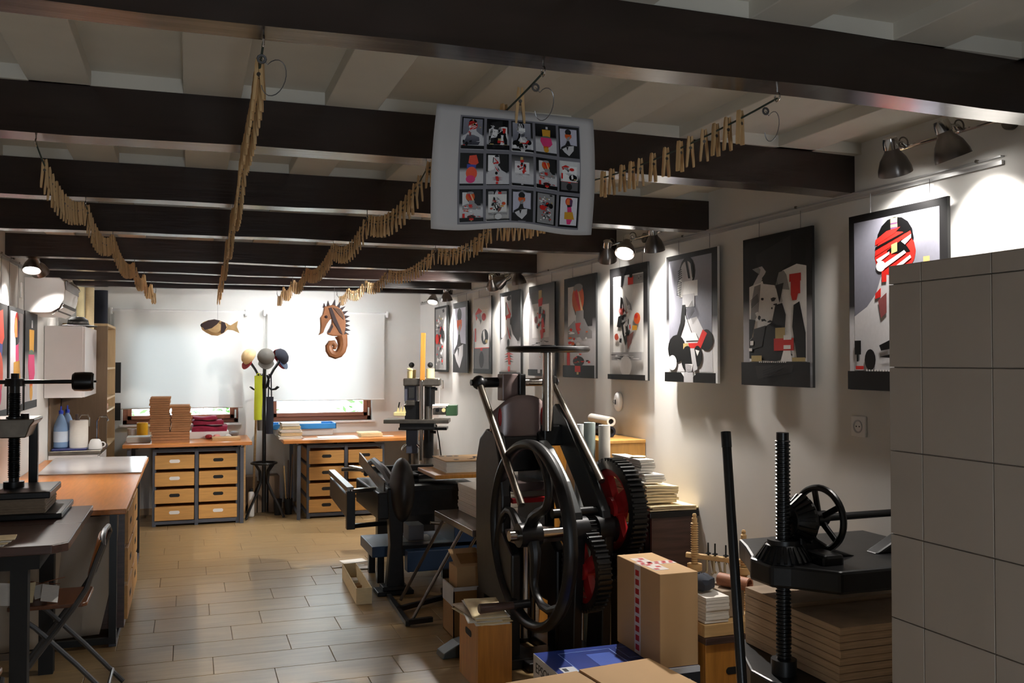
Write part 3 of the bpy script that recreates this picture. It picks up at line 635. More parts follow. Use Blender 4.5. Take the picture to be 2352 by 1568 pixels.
# hanging printed sheet of fifteen small portraits
TLp, TRp, BLp, BRp = D(1004, 237, 2.30), D(1362, 274, 2.40), D(994, 521, 2.29), D(1366, 536, 2.41)
nrm = (TRp-TLp).cross(BLp-TLp).normalized()
if nrm.dot(CO-TLp) < 0: nrm = -nrm
def sheet_pt(u, v, d=0):
    p = TLp*(1-u)*(1-v)+TRp*u*(1-v)+BLp*(1-u)*v+BRp*u*v
    w = .012*math.sin(math.pi*u)*math.sin(math.pi*v*.9) - .010*math.cos(2.2*math.pi*u)*v - .02*v*v*(u-.5)**2*4
    p = p + nrm*(w+d); p.x += -.006*math.sin(math.pi*v)*(1-u)*1.2+.006*math.sin(math.pi*v)*u; p.z += -.004*math.sin(3*math.pi*u)*v
    return p
t = thing('printed_sheet', 'white sheet printed with fifteen small portraits, pegged to a cord', 'print', (TLp+TRp+BLp+BRp)/4)
MB().grid(lambda u, v: sheet_pt(u, v), 24, 18).build('paper', M('sheet_paper', (186, 182, 180), .8, var=.03), t, solid=.0006)
b = MB()
def warp(poly, d, c, tess=1):
    n = len(poly); b.add([sheet_pt(u, v, d) for u, v in poly], [list(range(n))], 0, c)
def gridrect(a, bb, c, d, dd, col, nu=16, nv=12):
    for i in range(nu):
        for j in range(nv):
            warp(rc(a+(c-a)*i/nu, bb+(d-bb)*j/nv, a+(c-a)*(i+1)/nu, bb+(d-bb)*(j+1)/nv), dd, col)
gx0, gx1, gy0, gy1 = .15, .905, .075, .955
gridrect(gx0, gy0, gx1, gy1, .0012, lin((120,118,124)), 20, 14)
keys = ['p10','p9','p8','l3','p2','l1','p4','p5','p6','p3','p6','p7','p2','p1','l2']
for j in range(3):
    for i in range(5):
        cw, ch = (gx1-gx0)/5, (gy1-gy0)/3
        a, c = gx0+cw*i+cw*.07, gx0+cw*(i+1)-cw*.04; e, h = gy0+ch*j+ch*.05, gy0+ch*(j+1)-ch*.05
        for q, (poly, col) in enumerate(ART[keys[j*5+i]]):
            warp([(a+(c-a)*u, e+(h-e)*v) for u, v in poly], .0022+.00012*q, col)
b.build('portrait_grid', print_m, t, smooth=False)
pp = sheet_pt(.52, 0, .004)
t = thing('clothespin', 'wooden clothespin gripping the printed sheet', 'clothespin', pp+Vector((0,0,.022)), -.3)
for s in jm: s.build('jaw', pegwood, t, smooth=False)
spr.build('spring', gunm, t); t.scale = (PEGS,)*3
# ---------------------------------------------------------------- back desks
def stack(b, x0, x1, y0, y1, z0, z1, n, jit, mi=0, gap=.15):
    h = (z1-z0)/n
    for i in range(n):
        jx, jy = random.uniform(-jit, jit), random.uniform(-jit, jit); sx = random.uniform(0, jit)
        b.box(x0+jx+sx*.5, x1+jx-sx*.5, y0+jy, y1+jy, z0+i*h, z0+(i+1)*h-h*gap, mi)
    return b
def oval_slot(cx, cz, w, h, n=8):
    return [(cx-w/2+h/2+h/2*math.cos(math.radians(a)), cz+h/2*math.sin(math.radians(a))) for a in range(90, 271, 20)] + [(cx+w/2-h/2+h/2*math.cos(math.radians(a)), cz+h/2*math.sin(math.radians(a))) for a in range(-90, 91, 20)]
def drawer_cabinet(label, x0, x1, y0, y1, z0, z1, cols, rows, light_slots=()):
    t = thing('drawer_cabinet', label, 'cabinet', ((x0+x1)/2, (y0+y1)/2, z0))
    f = MB(); w = .035
    cw = (x1-x0)/cols
    for i in range(cols+1):
        x = x0+cw*i
        xa = min(max(x-w/2, x0), x1-w)
        f.box(xa, xa+w, y0, y0+w, z0, z1); f.box(xa, xa+w, y1-w, y1, z0, z1)
    for z in (z0+.02, z1-w): f.box(x0, x1, y0+.003, y0+w-.003, z, z+w); f.box(x0, x1, y1-w+.003, y1-.003, z, z+w)
    rh = (z1-z0-.09)/rows
    for j in range(rows+1):
        z = z0+.045+rh*j
        for x in (x0+.002, x1-w+.002): f.box(x, x+w-.004, y0+.004, y1-.004, z-.008, z+.008)
    f.build('steel_frame', frame_m, t, smooth=False, bevel=.002)
    for i in range(cols):
        for j in range(rows):
            a, c = x0+cw*i+w*.65, x0+cw*(i+1)-w*.65; e = z0+.06+rh*j; h = e+rh*.80
            yf = y0-.008+random.uniform(-.006,.01); d = MB().box(a, c, yf, y1-.05, e, h).build('drawer', drawer_m, t, smooth=False, bevel=.003)
            MB().prism([(q[0], yf-.001, q[1]) for q in oval_slot((a+c)/2, (e+h)/2+.01, .10, .034)], (0, .004, 0)).build('handle_slot', white_m if (i, j) in light_slots else black_m, d, smooth=False)
    return t
DZ, DF = .83, 9.83
xa, xb = pxX(352, DF+.05), pxX(552, DF+.05)
drawer_cabinet('steel framed cabinet of eight birch drawers below the board stack', xa, xb, DF+.06, YB-.02, 0, .771, 2, 4, ((0,3),(0,2),(0,0),(1,0)))
xc, xd = pxX(706, DF+.05), pxX(884, DF+.05)
drawer_cabinet('steel framed cabinet of eight birch drawers behind the cutter', xc, xd, DF+.06, YB-.02, 0, .771, 2, 4)
def worktop(label, x0, x1, y0, y1, z, th=.035, mat=None):
    t = thing('worktop', label, 'worktop', ((x0+x1)/2, (y0+y1)/2, z-th))
    MB().box(x0, x1, y0, y1, z-th, z).build('top_board', mat or orange_top, t, smooth=False, bevel=.004)
    f = MB()
    for x in (x0+.12, x1-.12): f.box(x-.02, x+.02, y0+.1, y1-.05, z-th-.02, z-th)
    f.build('support_rail', frame_m, t, smooth=False)
    return t
w1 = worktop('orange worktop carrying the brown board stack', -.62, P(578, 1012, Z=DZ).x, DF-.03, YB-.005, DZ)
w2 = worktop('orange worktop beneath the window with the blue tray', pxX(652, DF), 2.5, DF-.03, YB-.005, DZ)
for x in (-.58, xb+.004):
    MB().box(x, x+.035, DF+.02, DF+.055, 0, DZ-.055).box(x, x+.035, YB-.08, YB-.045, 0, DZ-.055).box(x+.005, x+.03, DF+.055, YB-.08, .05, .08).build('leg', frame_m, w1, smooth=False)
for x in (pxX(680, DF)+.02, 2.42):
    MB().box(x, x+.035, DF+.02, DF+.055, 0, DZ-.055).box(x, x+.035, YB-.08, YB-.045, 0, DZ-.055).box(x+.005, x+.03, DF+.055, YB-.08, .05, .08).build('leg', frame_m, w2, smooth=False)
# things on desk 1
def at(px, py, Y): return P(px, py, Y=Y)
def boards(label, px0, px1, py0, Y, dep, n, zbot=None):
    a, c = at(px0, py0, Y), at(px1, py0, Y); b = MB()
    stack(b, a.x, c.x, Y, Y+dep, zbot or DZ+.001, a.z, n, .008, gap=.12)
    return b.build('board_stack', brownb, smooth=False, label=label, cat='board stack', group='brown board stacks on the worktop')
zb_ = at(345, 992, 9.92).z
b = MB(); stack(b, at(348, 990, 9.92).x, at(436, 990, 9.92).x, 9.92, 10.28, DZ+.001, zb_, 4, .008, gap=.12); b.build('board_stack', brownb, smooth=False, label='broad bottom layer of the brown board stacks', cat='board stack', group='brown board stacks on the worktop')
boards('taller brown board stack on the orange worktop', 344, 391, 912, 9.93, .34, 16, zb_+.001)
boards('shorter brown board stack on the orange worktop', 393, 438, 931, 9.93, .34, 12, zb_+.001)
def paper_stack(name, label, x0, x1, y0, y1, z0, z1, n, mat=None, jit=.006, cat='paper stack', gap=.12, rz=0, grp=None):
    b = MB(); cx, cy = (x0+x1)/2, (y0+y1)/2
    stack(b, x0-cx, x1-cx, y0-cy, y1-cy, 0, z1-z0, n, jit, gap=gap)
    o = b.build(name, mat or paper_m, smooth=False, label=label, cat=cat, group=grp, loc=(0,0,0))
    o.location = (cx, cy, z0); o.rotation_euler = (0, 0, rz); return o
def cupish(name, label, cat, o, r, h, mat, taper=1.0):
    return MB().lathe(o, (0,0,1), [(r*taper*.96,0),(r*taper,.004),(r,h),(r*.9,h),(r*taper*.88,.01),(0,.01)], 20, cap=True).build(name, mat, label=label, cat=cat)
SILL = WINS[0][2]
p = at(328, 985, YB-.1); cupish('plastic_tub', 'yellow plastic tub on the worktop by the window', 'tub', (p.x, 10.5, DZ+.001), .055, .17, yellow_m)
p = at(304, 985, YB-.1); cupish('mug', 'white mug by the window behind the board stack', 'mug', (p.x, 10.52, DZ+.001), .045, .11, white_m)
paper_stack('paper_stack', 'low white paper stack beside the tall shelf', at(290,1000,10.05).x, at(345,1000,10.05).x, 10.05, 10.32, DZ+.001, DZ+.055, 4)
def cloth(label, x0, x1, y0, y1, z0, h, ph, mat=maroon):
    b = MB()
    def fn(u, v):
        a = math.pi*v
        return (x0+(x1-x0)*u+.01*math.sin(9*v+ph), (y0+y1)/2-(y1-y0)/2*math.cos(a*1.0), z0+h*math.sin(a)**.35*(.85+.15*math.sin(7*u+ph)) if 0 < v < 1 else z0)
    b.grid(fn, 14, 12); b.add([(x0,y0,z0),(x1,y0,z0),(x1,y1,z0),(x0,y1,z0)], [(0,3,2,1)])
    return b.build('folded_cloth', mat, label=label, cat='cloth', group='folded maroon cloths by the window')
xa_, xb_ = at(440, 970, 10.45).x, at(520, 970, 10.45).x
cloth('bottom folded maroon cloth by the window', xa_, xb_, 10.33, 10.62, DZ+.075, .07, 0)
cloth('middle folded maroon cloth by the window', xa_+.01, xb_-.04, 10.35, 10.6, DZ+.146, .05, 1)
cloth('top folded maroon cloth by the window', xa_+.02, xb_-.1, 10.37, 10.58, DZ+.197, .04, 2)
MB().box(xa_-.02, xb_+.02, 10.32, 10.64, DZ+.001, DZ+.074).build('flat_box', white_m, smooth=False, bevel=.004, label='flat white box under the maroon cloths', cat='box')
p0, p1 = at(472, 1000, 10.1), at(552, 1000, 10.1)
paper_stack('book', 'tan bound book lying at the worktop end', at(488,1000,10.0).x, at(553,1000,10.0).x, 10.0, 10.2, DZ+.001, DZ+.032, 3, kraft, cat='book')
for i, (px, mt, lb, r) in enumerate([(480, redcl, 'small red and white packet on the worktop', .03), (498, M('packet_pink',(226,150,140),.6), 'pink packet on the worktop', .03), (524, white_m, 'white crumpled plastic packet on the worktop', .028), (540, M('packet_grey',(150,146,146),.5), 'grey bag roll on the worktop by the window', .04)]):
    q = at(px, 990, 10.3); b = MB(); b.sphere((0,0,r*.8), (r*1.3, r*1.6, r*.8), 12)
    for v in b.v: v += Vector((random.uniform(-.006,.006), random.uniform(-.006,.006), 0)) + Vector((q.x, 10.262 if i != 3 else 10.5, DZ+.001))
    b.build('packet', mt, label=lb, cat='packet')
MB().obox((.665, 10.40, .562), (.022, .03, 1.1), rot('Y', 1.5)).build('wooden_batten', palewood, smooth=False, label='thin wooden batten standing against the worktop end', cat='batten')
MB().obox((.546, 10.21, .385), (.026, .11, .77)).build('wooden_plank', palewood, smooth=False, label='pale wooden plank standing under the worktop end', cat='plank')
# things on desk 2
Yt = 10.35
a, c = at(620, 965, Yt), at(772, 965, Yt)
t = thing('plastic_tray', 'blue plastic tray on the worktop below the window', 'tray', ((a.x+c.x)/2, Yt+.1, DZ+.07)); z = .905
b = MB(); x0, x1, y0, y1 = a.x+.02, c.x, Yt-.02, Yt+.32; h = .06; wl = .012
b.box(x0, x1, y0, y1, z, z+.008); b.box(x0, x1, y0, y0+wl, z, z+h); b.box(x0, x1, y1-wl, y1, z, z+h); b.box(x0, x0+wl, y0, y1, z, z+h); b.box(x1-wl, x1, y0, y1, z, z+h)
b.build('tray_body', bluetray, t, smooth=False, bevel=.003)
MB().cyl((x0+.08, Yt+.1, z+.04), (x1-.15, Yt+.12, z+.04), .03, n=16).build('paper_roll', paper_m, label='white paper roll lying in the blue tray', cat='paper roll')
MB().box(x0+.05, x1-.03, y0+.05, y1-.03, DZ+.001, z-.001).build('flat_box', white_m, smooth=False, bevel=.003, label='flat white box under the blue tray', cat='box')
a, c = at(634, 980, 9.98), at(694, 980, 9.98)
for i in range(5):
    z0 = DZ+.001+i*.034
    paper_stack('paper_stack', ['bottom','second','third','fourth','top'][i]+' cream paper bundle in the pile beside the coat stand', a.x+.03+.006*(i % 2)+.008*i, c.x+.004*(i % 3)-.006*i, 9.96, 10.26, z0, z0+.031, 3, creamp if i % 2 else paper_m, .008, grp='cream paper bundles beside the coat stand')
paper_stack('paper_stack', 'cream papers piled near the worktop front edge', at(826,990,10.0).x, at(876,990,10.0).x, 9.95, 10.18, DZ+.001, DZ+.05, 5, creamp, .01)
for i, (pa, pb, ya, lb) in enumerate([(700, 735, 9.9, 'small loose white sheet on the desk by the drawers'), (735, 825, 9.93, 'wide white sheet lying on the right worktop'), (878, 905, 9.98, 'narrow white sheet beside the cream papers')]):
    MB().box(pxX(pa, ya), pxX(pb, ya), ya, ya+(.1, .3, .08)[i], DZ+.001, DZ+.004).build('paper_sheet', paper_m, smooth=False, label=lb, cat='paper')

# coat stand
cs = P(606, 1186, Z=0); cx, cy = cs.x, cs.y+.02
t = thing('coat_stand', 'black bentwood coat stand with caps and bags between the blinds', 'coat stand', (cx, cy, 0))
MB().cyl((cx, cy, .05), (cx, cy, 1.62), .022, .018, n=14).build('pole', iron2, t)
for i in range(4):
    a = math.radians(45+90*i); dx, dy = math.cos(a), math.sin(a)
    pr = [(.27,.01),(.22,.10),(.12,.24),(.05,.36),(.06,.48),(.13,.56)]
    MB().tube([(cx+dx*r, cy+dy*r, z) for r, z in pr], .014, 8).build('leg', iron2, t)
MB().torus((cx, cy, .565), (0,0,1), .13, .012, 28, 8).build('umbrella_ring', iron2, t)
for i in range(6):
    a = math.radians(30+60*i); dx, dy = math.cos(a), math.sin(a)
    pr = [(.02,1.36),(.05,1.46),(.11,1.56),(.165,1.63),(.19,1.68),(.17,1.72),(.135,1.71)]
    MB().tube([(cx+dx*r, cy+dy*r, z) for r, z in pr], .010, 8).build('upper_hook', iron2, t)
    if i % 3 != 1:
        pr = [(.03,1.5),(.055,1.44),(.045,1.38),(.08,1.345),(.13,1.35),(.165,1.375)]
        MB().tube([(cx+dx*r, cy+dy*r, z) for r, z in pr], .009, 8).build('lower_hook', iron2, t)
def cap(label, deg, mat, brim):
    a_ = math.radians(deg); o = (cx+.205*math.cos(a_), cy+.205*math.sin(a_), 1.705); ang = a_-math.radians(270)
    t = thing('cap', label, 'cap', o, ang, group='caps on the coat stand', local=True)
    t.rotation_euler = (math.radians(62), 0, ang)
    MB().lathe((0,0,-.03),(0,0,1),[(.088,0),(.09,.012),(.082,.045),(.055,.07),(0,.08)],20,cap=False).build('crown', mat, t)
    MB().prism([(.09*math.cos(math.radians(a)), .09*math.sin(math.radians(a)), -.03) for a in range(215,326,11)] + [(.10*math.cos(math.radians(a)), .145*math.sin(math.radians(a)), -.03) for a in range(325,214,-11)], (0,0,.006)).build('brim', brim, t)
cap('dark grey flat cap hanging at the front of the coat stand', 270, greycl, greycl)
cap('red cap hanging on the coat stand', 30, redcl, redcl)
cap('navy cap hanging on the right of the coat stand', 330, navy, bluep)
cap('beige cap hanging on the left of the coat stand', 210, tanm, redcl)
def bag(label, x0, x1, y, z0, z1, zh, mat, nm='tote_bag'):
    t = thing(nm, label, 'bag', ((x0+x1)/2, y, z0), group='bags hanging from the coat stand')
    b = MB(); 
    def side(s): return lambda u, v: (x0+(x1-x0)*(u*(1-.04*math.sin(9*v))+.02*math.sin(6*v)), y+s*(.012+.02*v*math.sin(math.pi*u)), z1-(z1-z0)*v)
    b.grid(side(-1), 8, 10); b.grid(side(1), 8, 10)
    b.build('body', mat, t)
    xm = (x0+x1)/2
    for s in (-.012, .012): MB().tube([(x0+.02, y+s, z1-.01), (xm-.01, y+s, zh), (xm+.01, y+s, zh), (x1-.02, y+s, z1-.01)], .006, 6).build('strap', mat, t)
zz = lambda py: at(605, py, cy).z
bag('lime green apron hanging from the coat stand', at(583,900,cy-.05).x, at(601,900,cy-.05).x, cy-.135, zz(962), zz(862), zz(857), lime, 'apron')
bag('grey tote bag hanging behind the coat stand pole', at(594,900,cy-.03).x, at(612,900,cy-.03).x, cy+.135, zz(990), zz(915), zz(858), greycl)
bag('navy tote bag hanging from the coat stand', at(610.5,900,cy-.06).x, at(627,900,cy-.06).x, cy-.135, zz(994), zz(910), zz(858), navy)
# under / around the coat stand
for i, (px0, px1, pyt, lb, mt) in enumerate([(564, 590, 1095, 'brown wooden crate behind the coat stand, nearest the white jug', dkwood), (592, 612, 1110, 'narrow brown crate behind the coat stand pole', dkwood), (617, 642, 1093, 'brown wooden crate behind the coat stand, nearest the buckets', dkwood)]):
    a, c = at(px0, 1100, 10.45), at(px1, 1100, 10.45)
    MB().box(a.x, c.x, 10.45, YB-.03, 0, at(px0, pyt, 10.45).z).build('crate', nichewood, smooth=False, bevel=.004, label=lb, cat='crate')
p = P(646, 1180, Z=0)
for px, lb in ((640, 'dark bucket standing beside the coat stand'), (664, 'dark bucket standing against the drawer cabinet')):
    cupish('bucket', lb, 'bucket', (pxX(px, 10.25), 10.25, 0), .045, .17, black_m, .8)
for i in range(3):
    bx_ = pxX(664, 10.25); MB().cyl((bx_+.016*(i-1), 10.25, .016), (bx_+.045*(i-1), 10.28, .52+.06*i), .006, n=8).build('stick', [palewood, dkwood, nichewood][i], label=['pale stick standing in the bucket by the cabinet','dark stick standing in the bucket by the cabinet','brown stick standing in the bucket by the cabinet'][i], cat='stick')
p = P(552, 1165, Z=0); p.x += .09
t = thing('jug', 'white plastic jug on the floor by the drawer cabinet', 'jug', (p.x, 10.2, 0))
MB().box(.59, .652, 10.165, 10.25, 0.001, .27).build('body', white_m, t, smooth=True, bevel=.02)
MB().cyl((.621, 10.207, .265), (.621, 10.207, .30), .02, n=12).build('cap', black_m, t)

# hanging fish and seahorse
Yf = 8.66
def at_f(px, py): return P(px, py, Y=Yf)
t = thing('wooden_fish', 'tan wooden fish hanging before the left blind', 'fish', at_f(505, 752))
def flat(b, pts, dy0, dy1, mi=0): b.prism([at_f(*q)+Vector((0, dy0, 0)) for q in pts], (0, dy1-dy0, 0), mi)
b = MB()
prof = [(460,746),(466,740),(478,735),(492,733),(505,736),(516,740),(524,744),(524,756),(512,766),(500,771),(486,770),(474,764),(464,757)]
cpt = at_f(492, 752); ring0 = [at_f(*q) for q in prof]
vs = [q+Vector((0,0,0)) for q in ring0]; n = len(vs)
for s in (-1, 1):
    inner = [cpt+(q-cpt)*.62+Vector((0,s*.045,0)) for q in ring0]
    base = len(b.v); b.add(ring0+inner+[cpt+Vector((0,s*.06,0))], [((i+1) % n, i, n+i, n+(i+1) % n)[::s] for i in range(n)] + [(n+(i+1) % n, n+i, 2*n)[::s] for i in range(n)])
b.build('body', tanm, t)
b = MB(); flat(b, [(461,746),(478,736),(492,733.5),(505,736.5),(498,745),(486,754),(470,758)], -.058, -.05); b.build('dark_patch', M('fish_dark',(78,64,66),.7), t)
b = MB(); flat(b, [(508,738),(516,741),(520,752),(514,764),(507,767)], -.05, -.044); b.build('dark_band', bpy.data.materials['fish_dark'], t)
b = MB(); flat(b, [(520,744),(530,747),(547,736),(544,750),(550,765),(535,758),(522,757)], -.012, .012); b.build('tail', tanm, t, smooth=False)
b = MB(); e = at_f(465, 747); b.sphere(e+Vector((0,-.03,0)), .018, 10); b.build('eye', black_m, t)
MB().cyl(at_f(500,736), (at_f(500,736).x, Yf, ZBEAM), .0012, n=6).build('thread', wire_m, t)
Yf = 8.66
t = thing('wooden_seahorse', 'carved brown wooden seahorse hanging before the right blind', 'seahorse', at_f(765, 760))
head = [(744,704),(752,703),(762,700),(772,703),(783,711),(790,724),(793,740),(792,756),(789,768),(786,774),(779,772),(764,771),(752,768),(751,762),(757,752),(761,742),(762,731),(756,735),(750,744),(745,755),(742,764),(731,770),(735,762),(736,748),(735,729),(740,722),(742,714)]
b = MB(); flat(b, head, -.035, .035); b.build('body', seabr, t, smooth=False, bevel=.008)
tailp = [(783,770),(786,780),(787,792),(784,804),(778,812),(770,815),(761,812),(756,804),(755,795),(759,788),(766,787),(770,793),(768,799),(764,799)]
MB().tube([at_f(*q) for q in tailp], [.06,.05,.046,.044,.042,.04,.038,.036,.034,.031,.028,.024,.02,.012], 10).build('tail', seabr, t)
for i, (x, y, dx, dy) in enumerate([(745,706,-1,-10),(754,703,-1,-12),(766,701,3,-13),(776,705,5,-12),(784,712,9,-9),(789,720,10,-6),(792,729,11,-3),(793,738,11,-1),(793,747,11,1),(793,756,12,3),(791,764,11,4)]):
    b = MB(); q = [(x-4 if abs(dx) < 6 else x-2, y+(0 if abs(dx) < 6 else -5)), (x+dx, y+dy), (x+4 if abs(dx) < 6 else x-2, y+(2 if abs(dx) < 6 else 5))]
    flat(b, q, -.02, .02); b.build('spine', seadk, t, smooth=False)
b = MB(); flat(b, [(754,708),(760,706),(772,735),(782,758),(785,768),(779,764),(764,738)], -.042, -.034); flat(b, [(752,764),(757,752),(762,745),(764,750),(757,764)], -.04, -.034); b.build('dark_stripe', seadk, t, smooth=False)
b = MB(); flat(b, [(764,707),(778,710),(787,722),(788,734),(778,724)], -.041, -.034); b.build('dark_fin', M('carved_fin',(96,68,52),.5), t, smooth=False)
MB().sphere(at_f(748, 728)+Vector((0,-.035,0)), .014, 10).build('eye', seadk, t)
MB().cyl(at_f(768,701), (at_f(768,701).x, Yf, ZBEAM), .0012, n=6).build('thread', wire_m, t)

# ---------------------------------------------------------------- left back corner: wall cabinet, air conditioner, bookcase, counter
Yc = 8.55
ca, cb_ = P(97, 748, Y=Yc), P(190, 913, Y=Yc)
x0, x1, zb, zt = XL+.003, P(190, 800, Y=Yc).x, cb_.z, P(140, 748, Y=Yc).z
yfar = pxY(228, x1)
t = thing('wall_cabinet', 'white wall cabinet above the water bottles', 'cabinet', ((x0+x1)/2, (Yc+yfar)/2, zb))
MB().box(x0, x1, Yc, yfar, zb, zt).build('body', whiteg, t, smooth=False, bevel=.003)
ym = (Yc+yfar)/2
for a, c in ((Yc+.004, ym-.003), (ym+.003, yfar-.004)):
    MB().box(x1-.001, x1+.018, a, c, zb+.003, zt-.003).build('door', whiteg, t, smooth=False, bevel=.002)
# air conditioner on the left wall
Ya = 7.55
pa = P(80, 640, X=XL+.02); zt_, zb2 = P(130, 637, Y=Ya).z, P(130, 718, Y=Ya).z
t = thing('air_conditioner', 'white air conditioner on the left wall near the rolls', 'air conditioner', (XL, Ya+.4, zb2))
dpt = P(150, 680, Y=Ya).x-XL; L = .85; hh = zt_-zb2
pr = [(0,0),(0,1),(.86,1),(.97,.9),(1.0,.65),(.96,.38),(.84,.14),(.66,.02),(.5,0)]
MB().prism([(XL+dpt*x, Ya, zb2+hh*z) for x, z in pr], (0, L, 0)).build('body', white_m, t, bevel=.006, ang=40)
MB().obox((XL+dpt*.80, Ya+L/2, zb2+hh*.07), (.09, L-.06, .006), rot('Y', -38)).build('louvre', white_m, t, smooth=False)
MB().obox((XL+dpt*.86, Ya+L/2, zb2+hh*.16), (.07, L-.05, .012), rot('Y', -52)).build('air_slot', M('slot_dark',(70,66,64),.6), t, smooth=False)
MB().prism([(XL+dpt*1.003, Ya+.02, zb2+hh*.66), (XL+dpt*1.0, Ya+.02, zb2+hh*.9), (XL+dpt*1.0, Ya+L-.02, zb2+hh*.9), (XL+dpt*1.003, Ya+L-.02, zb2+hh*.66)], (.004,0,0)).build('front_panel', M('ac_panel',(150,150,156),.25), t, smooth=False)
# tall bookcase: brown side towards the viewer, open shelves facing the room
Yk = 9.55
bx1 = P(246, 900, Y=Yk).x; bx0 = XL+.02; kt = P(235, 748, Y=Yk).z
ykf = 10.54
t = thing('bookcase', 'tall narrow beech bookcase beside the white wall cabinet', 'bookcase', ((bx0+bx1)/2, Yk+.5, 0))
MB().box(bx0, bx1, Yk, Yk+.02, .80, kt).build('side_panel', nichewood, t, smooth=False)
MB().box(bx0, bx1, ykf-.02, ykf, 0, kt).build('side_panel', shelfwood, t, smooth=False)
MB().box(bx0, bx0+.01, Yk+.02, ykf-.02, 0, kt).build('back_panel', shelfwood, t, smooth=False)
MB().box(bx0, bx1, Yk, Yk+.02, 0, .80).build('side_panel', nichewood, t, smooth=False)
MB().box(bx0, bx1, Yk, ykf, kt, kt+.022).build('top_panel', shelfwood, t, smooth=False)
shz = [P(258, y, X=bx1).z for y in (843, 908, 935, 1010)] + [.3]
for z in shz: MB().box(bx0+.01, bx1, Yk+.02, ykf-.02, z-.02, z).build('shelf', shelfwood, t, smooth=False)
xm = bx1-.12
def spray(label, o):
    t = thing('spray_bottle', label, 'bottle', o); x, y, z = o
    MB().lathe(o, (0,0,1), [(.034,0),(.036,.01),(.036,.13),(.015,.17),(.013,.19)], 16).build('body', M('bottle_orange',(220,150,100),.4), t)
    MB().lathe((x,y,z+.05),(0,0,1),[(.0365,0),(.0365,.05)],16,cap=False).build('label', label_w, t)
    MB().obox((x+.012,y,z+.21), (.07,.024,.03)).build('trigger_head', greenp, t, smooth=False, bevel=.004)
    MB().cyl((x+.03,y,z+.2),(x+.045,y,z+.155),.005,n=8).build('trigger', greenp, t)
spray('orange spray bottle on the top bookcase shelf', (xm, Yk+.18, shz[0]+.001))
MB().box(xm-.1, xm+.1, Yk+.1, Yk+.4, shz[2]+.001, shz[2]+.05).build('box', copper, smooth=False, bevel=.003, label='brown box on the middle bookcase shelf', cat='box')
for i in range(3):
    MB().obox((xm-.02, Yk+.1+.06*i, shz[3]+.115), (.17, .03, .22), rot('X', -8 if i == 2 else 0)).build('book', [copper, kraft, copper][i], smooth=False, bevel=.003, label=['brown book at the near end of the low bookcase shelf','tan book between two brown books on the bookcase','brown book leaning on the low bookcase shelf'][i], cat='book')
for (pa, pb, lb) in ((832, 902, 'upper dark panel leaning at the bookcase edge'), (925, 965, 'lower dark panel at the bookcase edge')):
    q0, q1 = P(272, pa, Y=ykf+.03), P(272, pb, Y=ykf+.03)
    MB().box(bx1-.02, P(278, 850, Y=ykf+.03).x, ykf+.004, ykf+.022, q1.z, q0.z).build('black_board', black_m, smooth=False, label=lb, cat='board')
# rolls standing on the bookcase and cabinet, black hat
def roll(name, label, x, y, z0, z1, r, mat, core=None, cat='paper roll', group=None):
    t = thing(name, label, cat, (x, y, z0), group=group)
    MB().lathe((x,y,z0),(0,0,1),[(r*.6,0),(r,0),(r,z1-z0),(r*.6,z1-z0),(r*.6,.01)],22,cap=False).build('wound_sheet', mat, t)
    MB().lathe((x,y,z0),(0,0,1),[(r*.6,0),(r*.6,z1-z0-.002),(r*.5,z1-z0-.002),(r*.5,0)],18,cap=False).build('core', core or kraft, t)
zc0 = zt+.001
for i, (px, w, py, mt, lb) in enumerate([(186, 16, 657, yellowroll, 'pale yellow paper roll on the wall cabinet'), (206, 18, 657, creamp, 'cream paper roll standing on the wall cabinet')]):
    q = P(px, py, Y=9.36); roll('paper_roll', lb, q.x, 9.34+.04*i, zc0, min(P(px, py, Y=9.36).z, ZBEAM-.01), w*9.0/F/2, mt, group='paper rolls on the cabinet')
q = P(233, 660, Y=9.75); roll('fabric_roll', 'dark navy fabric roll standing on the bookcase', q.x, 9.72, kt+.023, min(q.z, ZBEAM-.01), 28*9.3/F/2, navy)
q = P(182, 742, Y=8.7)
t = thing('black_hat', 'black hat lying on the white wall cabinet', 'hat', (q.x, 8.8, zc0))
MB().lathe((q.x-.02, 8.8, zc0),(0,0,1),[(.0,.0),(.15,.0),(.155,.008),(.09,.02),(.08,.06),(.05,.085),(0,.088)],24).build('felt', black_m, t)
MB().lathe((q.x-.02, 8.8, zc0+.028),(0,0,1),[(.088,0),(.084,.016)],24,cap=False).build('band', white_m, t)
# kitchen counter
Y0 = 8.83
cx1 = P(232, 1045, Y=Y0).x
t = thing('kitchen_counter', 'kitchen counter with steel top below the wall cabinet', 'counter', ((XL+cx1)/2, (Y0+Yk)/2, 0))
MB().box(XL+.004, cx1, Y0, Yk-.003, .84, .872).build('steel_top', gunm, t, smooth=False, bevel=.003)
MB().box(XL+.004, cx1-.03, Y0+.01, Yk-.003, 0, .84).build('cabinet_body', whiteg, t, smooth=False)
MB().box(cx1-.028, cx1-.012, Y0+.02, (Y0+Yk)/2-.004, .06, .82).build('cabinet_door', whiteg, t, smooth=False, bevel=.002)
MB().box(cx1-.028, cx1-.012, (Y0+Yk)/2+.004, Yk-.02, .06, .82).build('cabinet_door', whiteg, t, smooth=False, bevel=.002)
MB().box(XL+.004, XL+.012, Y0, Yk, .872, zb-.002).build('splash_panel', nichewood, t, smooth=False)
CZ = .873
MB().box(P(120,1040,Y=8.95).x, P(200,1040,Y=8.95).x, 8.88, 9.25, CZ, CZ+.015).build('serving_tray', M('navy_tray',(40,44,110),.4), smooth=False, bevel=.004, label='dark blue tray under the water bottles', cat='tray')
